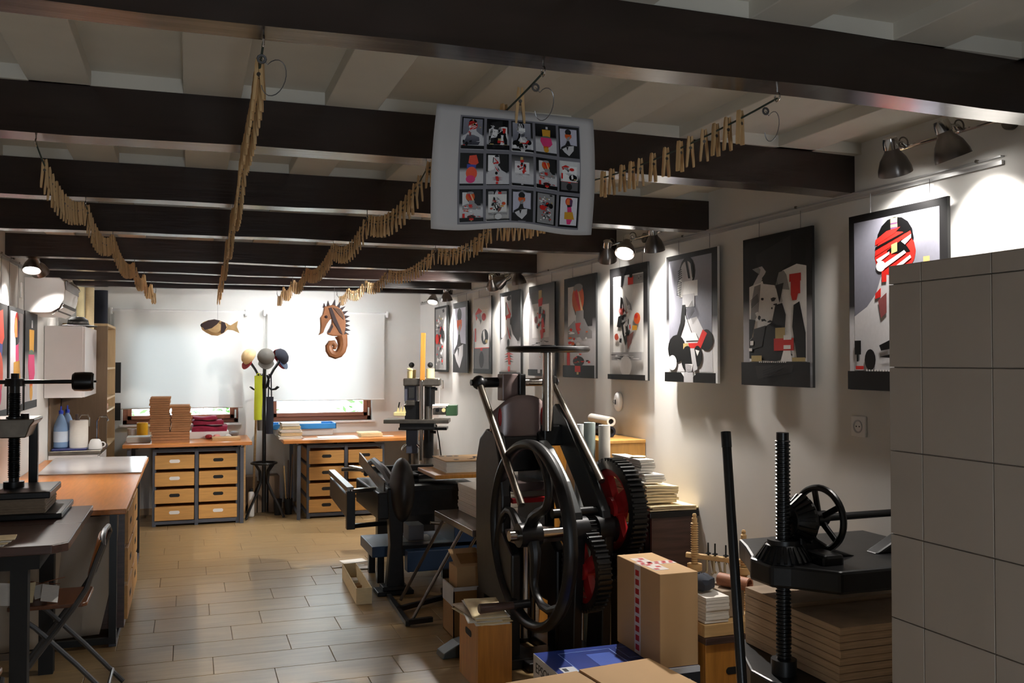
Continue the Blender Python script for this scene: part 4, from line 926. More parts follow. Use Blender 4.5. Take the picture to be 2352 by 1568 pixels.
def bottle(label, px, y, s):
    x = P(px, 1000, Y=y).x+.03; o = (x, y, CZ+.016); t = thing('water_bottle', label, 'bottle', o, group='large water bottles')
    MB().lathe(o,(0,0,1),[(.06*s,0),(.07*s,.01),(.07*s,.20*s),(.065*s,.24*s),(.03*s,.33*s),(.02*s,.345*s),(.02*s,.36*s)],22).build('body', bottle_m, t)
    MB().lathe((x,y,CZ+.02),(0,0,1),[(.0,0),(.062*s,0),(.062*s,.16*s),(0,.16*s)],20).build('water', glassy('water_tint',(150,186,226)) if 'water_tint' not in bpy.data.materials else bpy.data.materials['water_tint'], t)
    MB().lathe((x,y,CZ+.07),(0,0,1),[(.0712*s,0),(.0712*s,.11*s)],22,cap=False).build('label', label_w, t)
    MB().lathe((x,y,CZ+.016+.355*s),(0,0,1),[(.022*s,0),(.022*s,.03),(.0,.032)],16).build('cap', M('blue_cap',(40,70,190),.4) if 'blue_cap' not in bpy.data.materials else bpy.data.materials['blue_cap'], t)
    MB().torus((x,y,CZ+.016+.40*s),(1,0,0),.028,.005,14,6).build('handle', bpy.data.materials['blue_cap'], t)
bottle('large blue water bottle with a printed label on the counter', 131, 8.98, .84)
bottle('large blue water bottle behind the labelled one', 146, 9.16, .84)
x = P(181, 1010, Y=9.0).x
t = thing('paper_towel_roll', 'white paper towel roll on a steel holder', 'paper towel', (x, 9.0, CZ+.016))
MB().lathe((x,9.0,CZ+.016),(0,0,1),[(.02,.0),(.075,.0),(.076,.005),(.076,.235),(.072,.24),(.02,.24)],28,cap=False).build('roll', paper_m, t)
MB().tube([(x,9.0,CZ+.02),(x,9.0,CZ+.27),(x+.02,9.0,CZ+.30),(x+.07,9.0,CZ+.30),(x+.085,9.0,CZ+.27),(x+.085,9.0,CZ+.2)], .006, 8).build('holder', steel, t)
MB().box(x-.03,x-.008,8.99,9.01,CZ+.24,CZ+.31).build('wooden_peg', dkwood, t, smooth=False)
x = P(219, 1030, Y=9.0).x
t = thing('cup', 'white upturned cup beside the paper towel roll', 'cup', (x, 9.0, CZ))
MB().lathe((x,9.0,CZ),(0,0,1),[(.058,.0),(.055,.04),(.042,.075),(.03,.085),(0,.086)],22).build('body', white_m, t)
MB().torus((x+.058,9.0,CZ+.035),(0,1,0),.022,.006,16,6).build('handle', white_m, t)
MB().tube([(x-.02,9.4,CZ),(x-.02,9.4,CZ+.22),(x,9.4,CZ+.26),(x+.06,9.4,CZ+.26),(x+.07,9.4,CZ+.22)], .011, 10).build('tap', chrome, label='chrome tap behind the paper towel roll', cat='tap')

# ---------------------------------------------------------------- orange drawing desk along the left wall
dk = .82
n0 = P(288, 1168, Z=dk); f0 = P(343, 1049, Z=dk); dx1 = (n0.x+f0.x)/2; dy0, dy1 = n0.y, min(f0.y, Y0-.01)
t = worktop('long orange desk top along the left wall', XL+.005, dx1, dy0, dy1, dk, .03, wood('cherry_laminate_long', (194,124,60), .28, .12, 'y'))
desk = t
for y in (dy0+.2, dy1-.2):
    f = MB()
    for x in (XL+.1, dx1-.08): f.box(x-.02, x+.02, y-.02, y+.02, 0.02, dk-.05)
    f.box(XL+.1, dx1-.08, y-.015, y+.015, .02, .055); f.build('leg_frame', iron2, t, smooth=False)
MB().box(dx1-.1, dx1-.06, dy0+.2, dy1-.2, .0, .04).build('floor_rail', frame_m, t, smooth=False)
a_, b_, c_, d_ = P(85,1092,Z=dk), P(328,1086,Z=dk), P(343,1049,Z=dk), P(128,1053,Z=dk)
MB().prism([p+Vector((0,0,.002)) for p in (a_, b_-Vector((.01,0,0)), c_-Vector((.02,0,0)), d_)], (0,0,.006)).build('cutting_mat', M('white_board_sheet',(224,218,216),.18,var=.02), smooth=False, label='large white board sheet lying on the orange desk', cat='sheet')
# drawers of the desk facing the room
yd0, yd1 = 6.02, 7.12
td = thing('drawer_unit', 'dark unit with six pale drawers under the orange desk', 'cabinet', (dx1-.2, (yd0+yd1)/2, 0))
MB().box(dx1-.5, dx1-.03, yd0, yd1, .06, dk-.055).build('carcass', dkwood, td, smooth=False)
for i in range(2):
    for j in range(3):
        a, c = yd0+.03+i*(yd1-yd0-.03)/2, yd0+(i+1)*(yd1-yd0-.03)/2; e = .10+j*.225; h = e+.2
        d = MB().box(dx1-.035, dx1-.012, a, c, e, h).build('drawer', drawer_m, td, smooth=False, bevel=.003)
        MB().box(dx1-.0125, dx1-.0105, (a+c)/2-.06, (a+c)/2+.06, (e+h)/2-.012, (e+h)/2+.02).build('handle_slot', black_m, d, smooth=False)
# curved laminate panels stored under the near end of the desk
pan = M('beige_laminate', (176,164,148), .5, var=.03)
for i, (px, lb) in enumerate([(200,'curved beige laminate panel under the desk, nearest the table'), (255,'curved beige laminate panel against the drawer unit')]):
    y = dy0+.08+.18*i; b = MB()
    xr = [dx1-.32, dx1-.06][i]
    def fn(u, v, y=y, xr=xr): 
        return (xr-.34*(1-u)+.10*math.sin(math.pi*v*.5)*(1 if i else .8)-.1, y+.05*u, .05+(dk-.13)*v)
    b.grid(fn, 4, 14); b.build('laminate_panel', pan, solid=.012, label=lb, cat='panel', group='laminate panels under the desk')
# ---------------------------------------------------------------- left foreground: table, book press, chairs
tz = .85
nr, fr = P(168, 1243, Z=tz), P(206, 1160, Z=tz)
tx1 = (nr.x+fr.x)/2; ty0, ty1 = nr.y-.06, fr.y
t = thing('work_table', 'dark brown wooden table under the left book press', 'table', ((XL+tx1)/2, (ty0+ty1)/2, 0))
ym = (ty0+ty1)/2
MB().prism([(XL+.04,ty0,tz-.04),(tx1-.06,ty0,tz-.04),(tx1,ty0+.06,tz-.04),(tx1,ym-.002,tz-.04),(XL+.04,ym-.002,tz-.04)], (0,0,.04)).build('table_leaf', dkwood, t, smooth=False, bevel=.004)
MB().box(XL+.04, tx1, ym+.002, ty1, tz-.04, tz).build('table_leaf', dkwood, t, smooth=False, bevel=.004)
MB().box(XL+.12, tx1-.12, ty0+.1, ty1-.1, tz-.12, tz-.04).build('apron_frame', black_m, t, smooth=False)
for sx in (XL+.14, tx1-.24):
    for sy in (ty0+.12, ty1-.2): MB().box(sx, sx+.07, sy, sy+.07, 0, tz-.12).build('leg', black_m, t, smooth=False)
# press
pc = P(33, 1000, X=-.80); pX, pY = -.80, pc.y
pc = D(33, 1000, 4.85); pX, pY = pc.x, pc.y
def Q(px, py): return P(px, py, Y=pY)
zq = lambda py: Q(40, py).z
t = thing('screw_press', 'black iron screw book press with weighted handle on table', 'book press', (pX, pY, tz+.001))
pw = .33
MB().box(pX-.24, P(155,1215,Y=pY).x, pY-.24, pY+.27, tz+.001, tz+.03).build('base_plate', iron, t, smooth=False, bevel=.006)
plz = zq(1118)
MB().box(pX-.22, P(130,1120,Y=pY).x, pY-.24, pY+.19, plz-.035, plz).build('platen', iron, t, smooth=False, bevel=.006)
MB().cyl((pX,pY,plz), (pX,pY,plz+.03), .05, n=16).build('platen_boss', iron, t)
b = MB(); zt1 = zq(880); b.cyl((pX,pY,plz+.02), (pX,pY,zt1), .025, n=16)
n = 46
for i in range(n): z = plz+.05+(zt1-plz-.1)*i/n; b.lathe((pX,pY,z),(0,0,1),[(.025,0),(.031,.004),(.025,.008)],14,cap=False)
b.build('screw', iron2, t)
zx0, zx1 = zq(1000), zq(965)
b = MB(); xr = Q(82, 980).x
b.prism([(pX-.30, pY-.05, zx0+.01),(pX-.05, pY-.05, zx0-.01),(pX+.06, pY-.05, zx0-.01),(xr-.02, pY-.05, zx0+.05),(xr, pY-.05, zx0+.075),(xr, pY-.05, zx1+.01),(pX-.30, pY-.05, zx1+.01)], (0,.31,0))
b.build('crosshead', gunm, t, smooth=False, bevel=.006)
MB().cyl((pX,pY,zx1), (pX,pY,zx1+.02), .04, n=16).build('collar', iron2, t)
MB().cyl((xr-.05,pY,zx1+.01),(xr-.05,pY,zx1+.035),.022, n=6).build('nut', iron2, t)
for x in (Q(62,1000).x, pX-.24): MB().box(x-.022, x+.022, pY+.205, pY+.25, tz+.03, zx0+.06).build('column', iron2, t, smooth=False, bevel=.004)
za = zq(877); wx = Q(192, 875).x
MB().cyl((pX,pY,za-.022),(pX,pY,za+.018),.05,.045,n=18).build('handle_hub', iron2, t)
MB().cyl((max(pX-.6,XL+.03),pY,za),(wx-.03,pY,za),.011,n=12).build('handle_arm', iron2, t)
MB().lathe((wx-.055,pY,za),(1,0,0),[(.0,0),(.04,.0),(.05,.012),(.052,.055),(.05,.095),(.04,.107),(0,.107)],22).build('counterweight', iron2, t)
MB().cyl((wx+.05,pY,za),(wx+.064,pY,za),.006,n=8).build('end_bolt', iron2, t)
MB().cyl((pX,pY,za),(pX,pY,za+.045),.02,n=8).build('top_nut', iron2, t)
paper_stack('book_block', 'thick grey book block clamped in the left press', pX-.2, P(118,1160,Y=pY).x, pY-.22, pY+.18, tz+.032, plz-.037, 12, greyb, .004, 'book block')
# papers on the table edge
for i in range(4):
    MB().obox((tx1-.42+.02*i, ty0+.1+.008*i, tz+.003+.006*i), (.34-.02*i, .12, .004), rot('Z', 3*i-4)).build('paper_sheet', paper_m if i % 2 == 0 else creamp, smooth=False, label=['lowest loose sheet on the table by the press','second loose sheet on the table by the press','third loose sheet on the table by the press','topmost loose sheet on the table by the press'][i], cat='paper', group='loose sheets by the left press')
# folding chairs
tube_m = M('grey_steel_tube', (84, 84, 86), .35, .6)
chairwood = wood('varnished_brown_wood', (104, 66, 44), .3, .2, 'y')
def folding_chair(label, loc, rz, w=.40):
    """local: seat faces -x (sitter looks to -x), backrest at +x"""
    t = thing('folding_chair', label, 'chair', loc, rz, group='folding chairs at the left table', local=True)
    for s in (-1, 1):
        y = s*w/2
        MB().tube([(-.30,y,.012),(-.12,y,.27),(.05,y,.50),(.10,y,.58),(.15,y,.73),(.17,y,.78),(.165,y*.8,.81),(.16,0,.815)], .013, 8).build('long_tube', tube_m, t)
        MB().tube([(.24,y*.86,.012),(.06,y*.86,.22),(-.12,y*.86,.41),(-.2,y*.86,.475)], .012, 8).build('short_tube', tube_m, t)
    MB().cyl((-.26,-w/2,.08),(-.26,w/2,.08),.009,n=8).build('front_bar', tube_m, t)
    MB().cyl((.19,-w*.43,.08),(.19,w*.43,.08),.009,n=8).build('rear_bar', tube_m, t)
    b = MB(); b.prism([(-.24,-w*.40,.49),(-.22,-w*.43,.49),(.08,-w*.43,.49),(.10,-w*.38,.49),(.10,w*.38,.49),(.08,w*.43,.49),(-.22,w*.43,.49),(-.24,w*.40,.49)], (0,0,.02)); b.build('seat', chairwood, t, bevel=.004)
    b = MB(); b.grid(lambda u, v: (.115+.045*v-.02*math.sin(math.pi*u), -w*.48+w*.96*u, .62+.18*v), 8, 4); b.build('backrest', M('varnished_orange_wood',(170,100,44),.3), t, solid=.012)
    return t
ch = P(238, 1206, Z=.86)
folding_chair('brown folding chair tucked under the table below the press', (ch.x-.165, ch.y+.12, 0), 0.0)
c2 = P(14, 1330, Z=.86)
folding_chair('grey steel folding chair standing at the table front', (c2.x-.20, c2.y-.1, 0), -math.pi/2)
# scraps lying on the first chair seat
sx, sy = ch.x-.30, ch.y+.10
for i, (dx, dy, s, rx, ry) in enumerate([(-.13,-.10,.085,72,15),(-.03,-.10,.08,62,-20),(.07,-.10,.075,45,20),(-.09,.01,.075,66,10),(.02,.01,.07,35,-15)]):
    b = MB(); Rm = rot('Z', 8*i-16) @ rot('X', rx) @ rot('Y', ry)
    b.obox((0,0,0), (s, s*1.2, .002), Rm); mz = min(v.z for v in b.v)
    for v in b.v: v += Vector((sx+dx, sy+dy, .512-mz))
    b.build('paper_scrap', creamp if i % 2 else paper_m, smooth=False, label=['tall paper scrap on the chair seat','tilted cream scrap on the chair seat','crumpled white scrap in the middle of the chair seat','cream scrap behind the crumpled one on the chair','small white scrap at the chair seat edge'][i], cat='paper scrap', group='paper scraps on the chair seat')
b = MB()
for i in range(14):
    a = random.random()*6; b.tube([(sx-.1+.2*random.random(), sy+.085+.05*random.random(), .514+.004*i) , (sx+.02+.1*math.cos(a), sy+.11+.02*math.sin(a), .518+.005*i)], .002, 5)
b.build('twine_bundle', copper, label='tangled brown twine on the chair seat', cat='twine', kind='stuff')
p = P(45, 1558, Z=0)
MB().cyl((XL+.13, 5.30, 0), (XL+.13, 5.30, .14), .09, n=20).build('round_tin', creamp, label='pale round tin on the floor under the left table', cat='tin')

# ---------------------------------------------------------------- vertical foil press near the back right corner
ZC_ = 8.45; mc = D(960, 1000, ZC_); S_ = ZC_/F
t = thing('foil_press', 'tall grey steel foil stamping press with wooden handle', 'machine', (mc.x, mc.y, 0), -YAW, local=True)
def lx(px): return (px-960)*S_
def lz(py): return D(960, py, ZC_).z
def fb(name, px0, px1, py0, py1, y0, y1, mat, bev=.004, par=None):
    return MB().box(lx(px0), lx(px1), y0, y1, lz(py1), lz(py0)).build(name, mat, par or t, smooth=False, bevel=bev)
fb('base', 930, 1010, 1165, 1196, -.18, .22, iron); MB().box(lx(930), lx(1010), -.18, .22, 0, lz(1165)).build('base_block', iron, t, smooth=False, bevel=.005)
for px, r in ((984, 9), (952, 9)):
    MB().cyl((lx(px), .05 if px < 960 else -.02, lz(1170)), (lx(px), .05 if px < 960 else -.02, lz(872)), r*S_, n=16).build('column', gunm, t)
MB().box(lx(966), lx(974), -.13, -.07, lz(1055), lz(872)).build('front_bar', steel, t, smooth=False, bevel=.008)
fb('top_bridge', 928, 1012, 868, 886, -.09, .09, gunm, .012)
fb('yoke_left', 930, 958, 884, 922, -.06, .08, M('blue_grey_iron',(88,90,104),.4,.4), .008)
fb('dark_core', 940, 954, 888, 914, -.075, -.06, black_m)
for px, py0, py1 in ((988, 888, 932), (985, 986, 1050)):
    MB().cyl((lx(px), -.02, lz(py1)), (lx(px), -.02, lz(py0)), 11.5*S_, n=20).build('motor_cylinder', iron2, t)
    MB().cyl((lx(px)+.02, -.05, lz(py0)-.02), (lx(px)+.07, -.05, lz(py0)-.02), .014, n=10).build('knob', iron2, t)
MB().cyl((lx(988),-.02,lz(888)),(lx(988),-.02,lz(890)),13*S_,n=20).build('cylinder_rim', iron2, t)
for px, w, lb in ((945, 10, 0), (988, 10, 1)):
    h = MB().cyl((lx(px), 0, lz(868)), (lx(px), 0, lz(846 if lb else 852)), w*S_, n=20).build('cream_collar', cream_pl, t)
    MB().sphere((lx(px), 0, lz(838)), 6.5*S_, 14).build('ball_knob', black_m, t)
MB().torus((lx(945), 0, lz(849)), (.2,0,1), 8*S_, 3*S_, 20, 8).build('cream_ring', cream_pl, t)
MB().obox((lx(973.5), -.1, (lz(765)+lz(872))/2), (.042, .04, lz(765)-lz(872)), rot('Y', 1.2)).build('wooden_lever', honey, t, smooth=False, bevel=.004)
fb('middle_plate', 886, 1033, 961, 970, -.16, .12, gunm, .005)
fb('lower_plate', 918, 1028, 980, 986, -.10, .10, iron2, .004)
fb('table_block', 922, 1000, 968, 984, -.14, .1, iron, .004)
fb('side_arm', 995, 1032, 962, 970, -.13, -.03, gunm, .004)
fb('type_holder', 908, 934, 945, 953, -.14, .0, cream_pl, .004)
for i in range(3): MB().prism([(lx(914+7*i), -.12, lz(946)), (lx(921+7*i), -.12, lz(946)), (lx(917.5+7*i), -.12, lz(932))], (0,.03,0)).build('clamp_tooth', cream_pl, t, smooth=False)
MB().cyl((lx(918),-.11,lz(935)),(lx(921),-.11,lz(922)),.006,n=8).build('lever_pin', iron2, t)
fb('print_head', 932, 966, 920, 962, -.09, .06, iron2, .006)
fb('head_body', 935, 955, 918, 930, -.12, -.05, gunm, .006)
MB().cyl((lx(930),-.1,lz(932)),(lx(944),-.1,lz(922)),.01,n=8).build('head_lever', steel, t)
fb('green_guard', 1025, 1050, 930, 954, -.05, .12, greenp, .003)
fb('roller_frame', 995, 1025, 937, 952, -.04, .1, gunm, .004)
for i in range(2): MB().cyl((lx(1006+14*i),-.06,lz(941)),(lx(1006+14*i),.1,lz(941)),.018,n=12).build('roller', cream_pl if i else iron2, t)
fb('top_tray', 994, 1030, 928, 932, -.06, .1, white_m, .003)
for s in (0, 1): MB().tube([(lx(934+26*s),-.05,lz(1020)),(lx(928+38*s),-.07,lz(1026)),(lx(926+42*s),-.07,lz(1032))], .012, 8).build('hand_lever', steel, t)
fb('lower_column', 934, 960, 986, 1040, -.05, .05, M('column_blue',(72,76,90),.4,.3), .006)
MB().tube([(lx(1002),.0,lz(975)),(lx(1008),.02,lz(1010)),(lx(1014),.05,lz(1060))], .006, 6).build('cable', black_m, t)
# wall socket with white cable behind the machine
def socket(label, X, y, z, s=.08, nm='wall_socket', cable=False):
    t = thing(nm, label, 'socket', (X, y, z-s/2))
    MB().box(X-.012, X, y-s/2, y+s/2, z-s/2, z+s/2).build('plate', white_m, t, smooth=False, bevel=.004)
    MB().lathe((X-.0125, y, z),(1,0,0),[(.0,.006),(.02,.006),(.021,-.001),(.027,-.002),(.027,.002)],20,cap=False).build('well', M('socket_grey',(176,176,180),.4) if 'socket_grey' not in bpy.data.materials else bpy.data.materials['socket_grey'], t)
    for dy in (-.009, .009): MB().cyl((X-.0135,y+dy,z),(X-.006,y+dy,z),.0028,n=8).build('pin_hole', black_m, t)
    if cable: MB().tube([(X-.02,y,z),(X-.03,y,z-.05),(X-.03,y+.02,z-.3),(X-.04,y+.03,z-.7)], .004, 6).build('cable', white_m, t)
q = P(1016, 882, X=XR); socket('white wall socket behind the foil press', XR, q.y, q.z, .09, cable=True)
q = P(1976, 979, X=XR); socket('white wall socket below the striped portrait', XR, q.y, q.z, .085)
q = P(1427, 922, X=XR)
t = thing('air_freshener', 'white oval air freshener on the right wall', 'air freshener', (XR, q.y, q.z-.06))
b = MB(); b.sphere((XR-.02, q.y, q.z), (.03, .035, .062), 20); b.build('body', white_m, t)
MB().torus((XR-.047, q.y+.006, q.z-.0), (1,0,0), .010, .0025, 16, 6).build('dial', black_m, t)
MB().box(XR-.052, XR-.046, q.y-.018, q.y-.012, q.z-.016, q.z+.014).build('slot', black_m, t, smooth=False)

# ---------------------------------------------------------------- black board cutter
ft = P(905, 1362, Z=0); ex, ey = ft.x, ft.y
t = thing('board_cutter', 'black cast iron board cutter with oval counterweight', 'machine', (ex, ey, 0))
def at_e(px, py, dy=0): return P(px, py, Y=ey+dy)
b = MB(); b.box(ex-.13, ex+.13, ey-.07, ey+.10, 0, .03); b.box(ex-.09, ex+.09, ey-.05, ey+.08, .03, .06); b.build('foot', iron, t, smooth=False, bevel=.006)
MB().prism([(ex-.06,ey-.04,.05),(ex+.07,ey-.04,.05),(ex+.055,ey-.04,.35),(ex+.07,ey-.04,.75),(ex-.06,ey-.04,.75),(ex-.035,ey-.04,.35)], (0,.09,0)).build('post', iron, t, smooth=False, bevel=.01)
o = at_e(920, 1125); b = MB()
hh = (at_e(920,1052).z-at_e(920,1200).z)/2; b.sphere((0,0,0), (.09, .16, hh), 28)
Rz = rot('Z', -4)
for v in b.v: v.xyz = Rz @ v + Vector((o.x+.01, ey, o.z))
b.build('counterweight', M('worn_black_iron',(42,40,40),.42,.3,var=.3,scale=9), t)
zt_ = at_e(1000, 1095, .5).z
MB().box(ex+.02, ex+.62, ey+.05, ey+.95, zt_-.04, zt_).build('cutting_table', iron, t, smooth=False, bevel=.004)
MB().box(ex+.02, ex+.62, ey+.93, ey+.98, zt_-.04, zt_+.05).build('rear_fence', iron, t, smooth=False, bevel=.004)
MB().box(ex+.05, ex+.58, ey+.1, ey+.9, zt_-.22, zt_-.04).build('table_body', iron, t, smooth=False, bevel=.004)
MB().box(ex-.12, ex+.03, ey-.02, ey+.9, zt_-.22, zt_-.03).build('bed_beam', iron, t, smooth=False, bevel=.01)
MB().tube([(ex-.05,ey+.85,zt_),(ex-.07,ey+.7,zt_+.10),(ex-.06,ey+.45,zt_+.15),(ex-.03,ey+.2,zt_+.10),(ex,ey+.05,zt_+.02)], [.02,.022,.025,.03,.035], 8).build('blade_arm', M('worn_arm',(70,70,72),.35,.6), t)
MB().bar((ex-.10,ey+.85,zt_+.13),(ex-.06,ey+.05,zt_-.01), .012, .09).build('blade', gunm, t, smooth=False)
# left guide
ga, gc, gd = P(762,1078,Z=zt_), P(805,1118,Z=zt_), P(850,1110,Z=zt_)
MB().bar((ga.x, ga.y, zt_-.02), (gc.x, gc.y, zt_-.02), .05, .04).build('guide_rail', gunm, t, smooth=False, bevel=.003)
MB().bar((gc.x, gc.y, zt_-.03), (ex-.1, gc.y+.05, zt_-.03), .04, .03).build('guide_arm', steel, t, smooth=False, bevel=.003)
MB().box(gc.x-.03, gc.x+.03, gc.y-.03, gc.y+.03, zt_-.3, zt_-.03).build('guide_post', iron, t, smooth=False, bevel=.004)
MB().bar((ga.x, ga.y, zt_-.14), (gc.x, gc.y, zt_-.16), .03, .16).build('guide_plate', iron2, t, smooth=False, bevel=.004)
MB().bar((gc.x, gc.y, zt_-.28), (ex, gc.y+.05, zt_-.28), .03, .03).build('lower_arm', iron2, t, smooth=False)
MB().bar((ga.x+.14, ga.y-.1, zt_+.03), (ga.x+.24, ga.y-.45, zt_+.03), .04, .02).build('stop_bar', steel, t, smooth=False, bevel=.003)
MB().cyl((ga.x+.06, ga.y-.15, zt_+.015),(ga.x+.24, ga.y-.22, zt_+.015),.016,n=10).build('stop_screw', gunm, t)
lg = P(878, 1272, Z=0)
MB().box(lg.x-.05, lg.x+.06, lg.y-.05, lg.y+.05, 0.0, zt_-.2).build('far_leg', iron, t, smooth=False, bevel=.006)
MB().box(lg.x-.10, lg.x+.4, lg.y-.06, lg.y+.06, 0.12, .16).build('treadle', iron, t, smooth=False, bevel=.004)
MB().tube([(ex+.42,ey+.0,zt_-.25),(ex+.34,ey-.02,zt_-.27),(ex+.26,ey-.02,zt_-.26)], .012, 8).build('lever', gunm, t)
b = MB(); b.box(ex+.18, ex+.6, ey+.25, ey+.33, zt_+.02, zt_+.05); b.box(ex+.18, ex+.6, ey+.50, ey+.53, zt_+.02, zt_+.05); b.box(ex+.18, ex+.24, ey+.25, ey+.53, zt_, zt_+.06); b.build('clamp_frame', iron2, t, smooth=False, bevel=.004)
# notebook on a board that rests on the cutter table
by0 = P(1052, 1100, Z=zt_+.07)
t2 = MB().box(ex+.27, ex+.80, ey-.12, ey+.42, zt_+.062, zt_+.09).build('wooden_board', honey, smooth=False, bevel=.003, label='honey wooden board lying on the cutter table', cat='board')
bx, byy, bz = ex+.36, ey-.07, zt_+.091
t = thing('sketchbook', 'kraft covered thick sketchbook with black lettering on board', 'book', (bx+.2, byy+.2, bz))
MB().box(bx, bx+.40, byy, byy+.40, bz, bz+.006).build('cover', kraft, t, smooth=False)
stack(MB(), bx+.006, bx+.394, byy+.008, byy+.39, bz+.007, bz+.085, 9, .003).build('pages', paper_m, t, smooth=False)
MB().box(bx, bx+.40, byy, byy+.40, bz+.086, bz+.092).build('cover', kraft, t, smooth=False)
b = MB()
for (u, v, r) in ((.15,.85,.02),(.3,.85,.028),(.42,.82,.02),(.72,.6,.018),(.25,.2,.02)): b.ring((bx+.4*u, byy+.4*v, bz+.0925),(0,0,1), r*.3, r, .001, 14)
for i in range(7): b.obox((bx+.22+.02*i, byy+.10+.03*(i % 4), bz+.0926), (.06,.01,.001), rot('Z', 35*i))
b.build('black_lettering', black_m, t, smooth=False)
# blue cutter standing on the floor under the black machine, with offcut box and scraps
q0 = P(826, 1262, Z=.16); q1 = P(905, 1290, Z=.2)
t = thing('blue_guillotine', 'dark blue paper guillotine on the floor under the board cutter', 'guillotine', (ex+.1, ey+.35, 0.1))
gx, gy = q0.x, ey+.28
MB().box(gx, gx+.62, gy, gy+.50, .20, .28).build('bed', bluep, t, smooth=False, bevel=.006)
MB().box(gx+.2, gx+.80, gy-.10, gy+.0, .22, .30).build('front_guard', iron2, t, smooth=False, bevel=.005)
MB().box(gx+.22, gx+.8, gy-.2, gy-.1, .12, .27).build('front_beam', bluep, t, smooth=False, bevel=.006)
MB().box(gx+.6, gx+.78, gy-.1, gy+.5, .20, min(.55, zt_-.25)).build('side_tower', bluep, t, smooth=False, bevel=.008)
for sx_ in (gx+.05, gx+.55):
    for sy_ in (gy+.05, gy+.4): MB().box(sx_, sx_+.05, sy_, sy_+.05, 0, .2).build('leg', iron2, t, smooth=False)
MB().box(gx+.25, gx+.5, gy+.1, gy+.35, .281, .284).build('paper_sheet', paper_m, smooth=False, label='white sheet on the blue guillotine bed', cat='paper')
MB().box(gx+.30, gx+.42, gy+.12, gy+.3, .285, min(.40, zt_-.24)).build('grey_box', M('grey_box',(120,118,122),.6), smooth=False, bevel=.003, label='small grey box on the blue guillotine', cat='box')
# shallow cardboard tray
a, c = P(838,1290,Z=.11), P(876,1345,Z=.11)
t = thing('offcut_tray', 'shallow cardboard tray of offcuts by the cutter foot', 'tray', ((a.x+c.x)/2+.05, (a.y+c.y)/2, 0))
u = Vector((c.x-a.x, c.y-a.y, 0)); L = u.length; u.normalize(); v = Vector((-u.y, u.x, 0)); v = v if v.x > 0 else -v; wd = .10
def side(p, q): MB().prism([p, q, q+Vector((0,0,.11)), p+Vector((0,0,.11))], u.cross(Vector((0,0,1)))*.006 if abs((q-p).normalized().dot(u)) > .5 else u*.006).build('tray_wall', creamp, t, smooth=False)
sh_ = Vector((-.17, -.02, 0)); A = Vector((a.x, a.y, .002))+sh_; C = Vector((c.x, c.y, .002))+sh_
side(A, C); side(A+v*wd, C+v*wd); side(A, A+v*wd); side(C, C+v*wd)
MB().prism([A, C, C+v*wd, A+v*wd], (0,0,.005)).build('tray_bottom', creamp, t, smooth=False)
for i in range(3): MB().obox(A+u*(L*(.3+.22*i))+v*wd*.5+Vector((0,0,.035)), (.055,.045,.02), rot('Z',20*i) @ rot('X',15)).build('offcut', cardb2 if i % 2 else paper_m, smooth=False, label=['white offcut deep in the cardboard tray','brown offcut in the cardboard tray','white offcut on top in the cardboard tray'][i], cat='offcut')
for i, (px0, py0, w, h, r) in enumerate([(812,1288,.20,.14,10),(800,1300,.26,.03,2),(826,1303,.22,.10,-12)]):
    p = P(px0, py0, Z=.002+.002*i); MB().obox((p.x, p.y, .002+.003*i), (w, h, .0015), rot('Z', r)).build('paper_scrap', paper_m, smooth=False, label=['white scrap on the floor beside the offcut tray','narrow paper strip on the tiles by the tray','lower white scrap on the tiles by the tray'][i], cat='paper scrap', group='paper scraps on the floor')

# ---------------------------------------------------------------- table with the paper ream stack
hz_ = .63
l0, n0_ = P(998, 1172, Z=hz_), P(1096, 1224, Z=hz_)
t = thing('side_table', 'dark side table on splayed steel legs by the flywheel press', 'table', ((l0.x+1.75)/2, (l0.y+n0_.y)/2, 0))
tw = Vector((n0_.x-l0.x, n0_.y-l0.y, 0))
rr_ = P(1245, 1196, Z=hz_); e2 = Vector((1,.10,0)).normalized()*.38
c0 = Vector((l0.x,l0.y,hz_-.04)); c1 = Vector((n0_.x,n0_.y,hz_-.04)); c1 = c1.lerp(c0, .10)
MB().prism([c0, c1, c1+e2, c0+e2], (0,0,.04)).build('table_top', M('grey_brown_laminate',(98,88,82),.25), t, smooth=False, bevel=.003)
fA, fB = P(893,1368,Z=.02), P(937,1432,Z=.02)
for k in range(2):
    off = e2*0 if k == 0 else e2*1.05
    A = Vector((fA.x,fA.y,.02))+off; B = Vector((fB.x,fB.y,.02))+off
    if k: B = A.lerp(B, .5)
    MB().bar(A, B, .03, .03).build('foot_bar', iron2, t, smooth=False)
ta, tb = c0.lerp(c1,.12)+Vector((.04,0,0)), c0.lerp(c1,.62)+Vector((.04,0,0))
A = Vector((fA.x,fA.y,.03)); B = Vector((fB.x,fB.y,.03))
MB().tube([ta, A.lerp(B,.25)+Vector((.05,0,0))], .011, 8).build('leg', gunm_l, t)
MB().tube([tb, B+Vector((.04,.05,0))], .011, 8).build('leg', gunm_l, t)
MB().tube([ta+e2*.85, A.lerp(B,.3)+e2*.9], .011, 8).build('leg', gunm_l, t)
MB().tube([c0.lerp(c1,.35)+e2*.85+Vector((.04,0,0)), A.lerp(B,.45)+e2*1.05], .011, 8).build('leg', gunm_l, t)
MB().bar(A.lerp(B,.55), A.lerp(B,.3)+e2*1.0, .03, .03).build('cross_bar', iron2, t, smooth=False)
MB().bar(B, B+e2*.42, .03, .03).build('cross_bar', iron2, t, smooth=False)
ppA = P(1042, 1190, Z=hz_+.001); dirn = tw.normalized(); e3 = Vector((1,.10,0)).normalized()
b = MB(); h = P(1045, 1124, Y=ppA.y).z-hz_
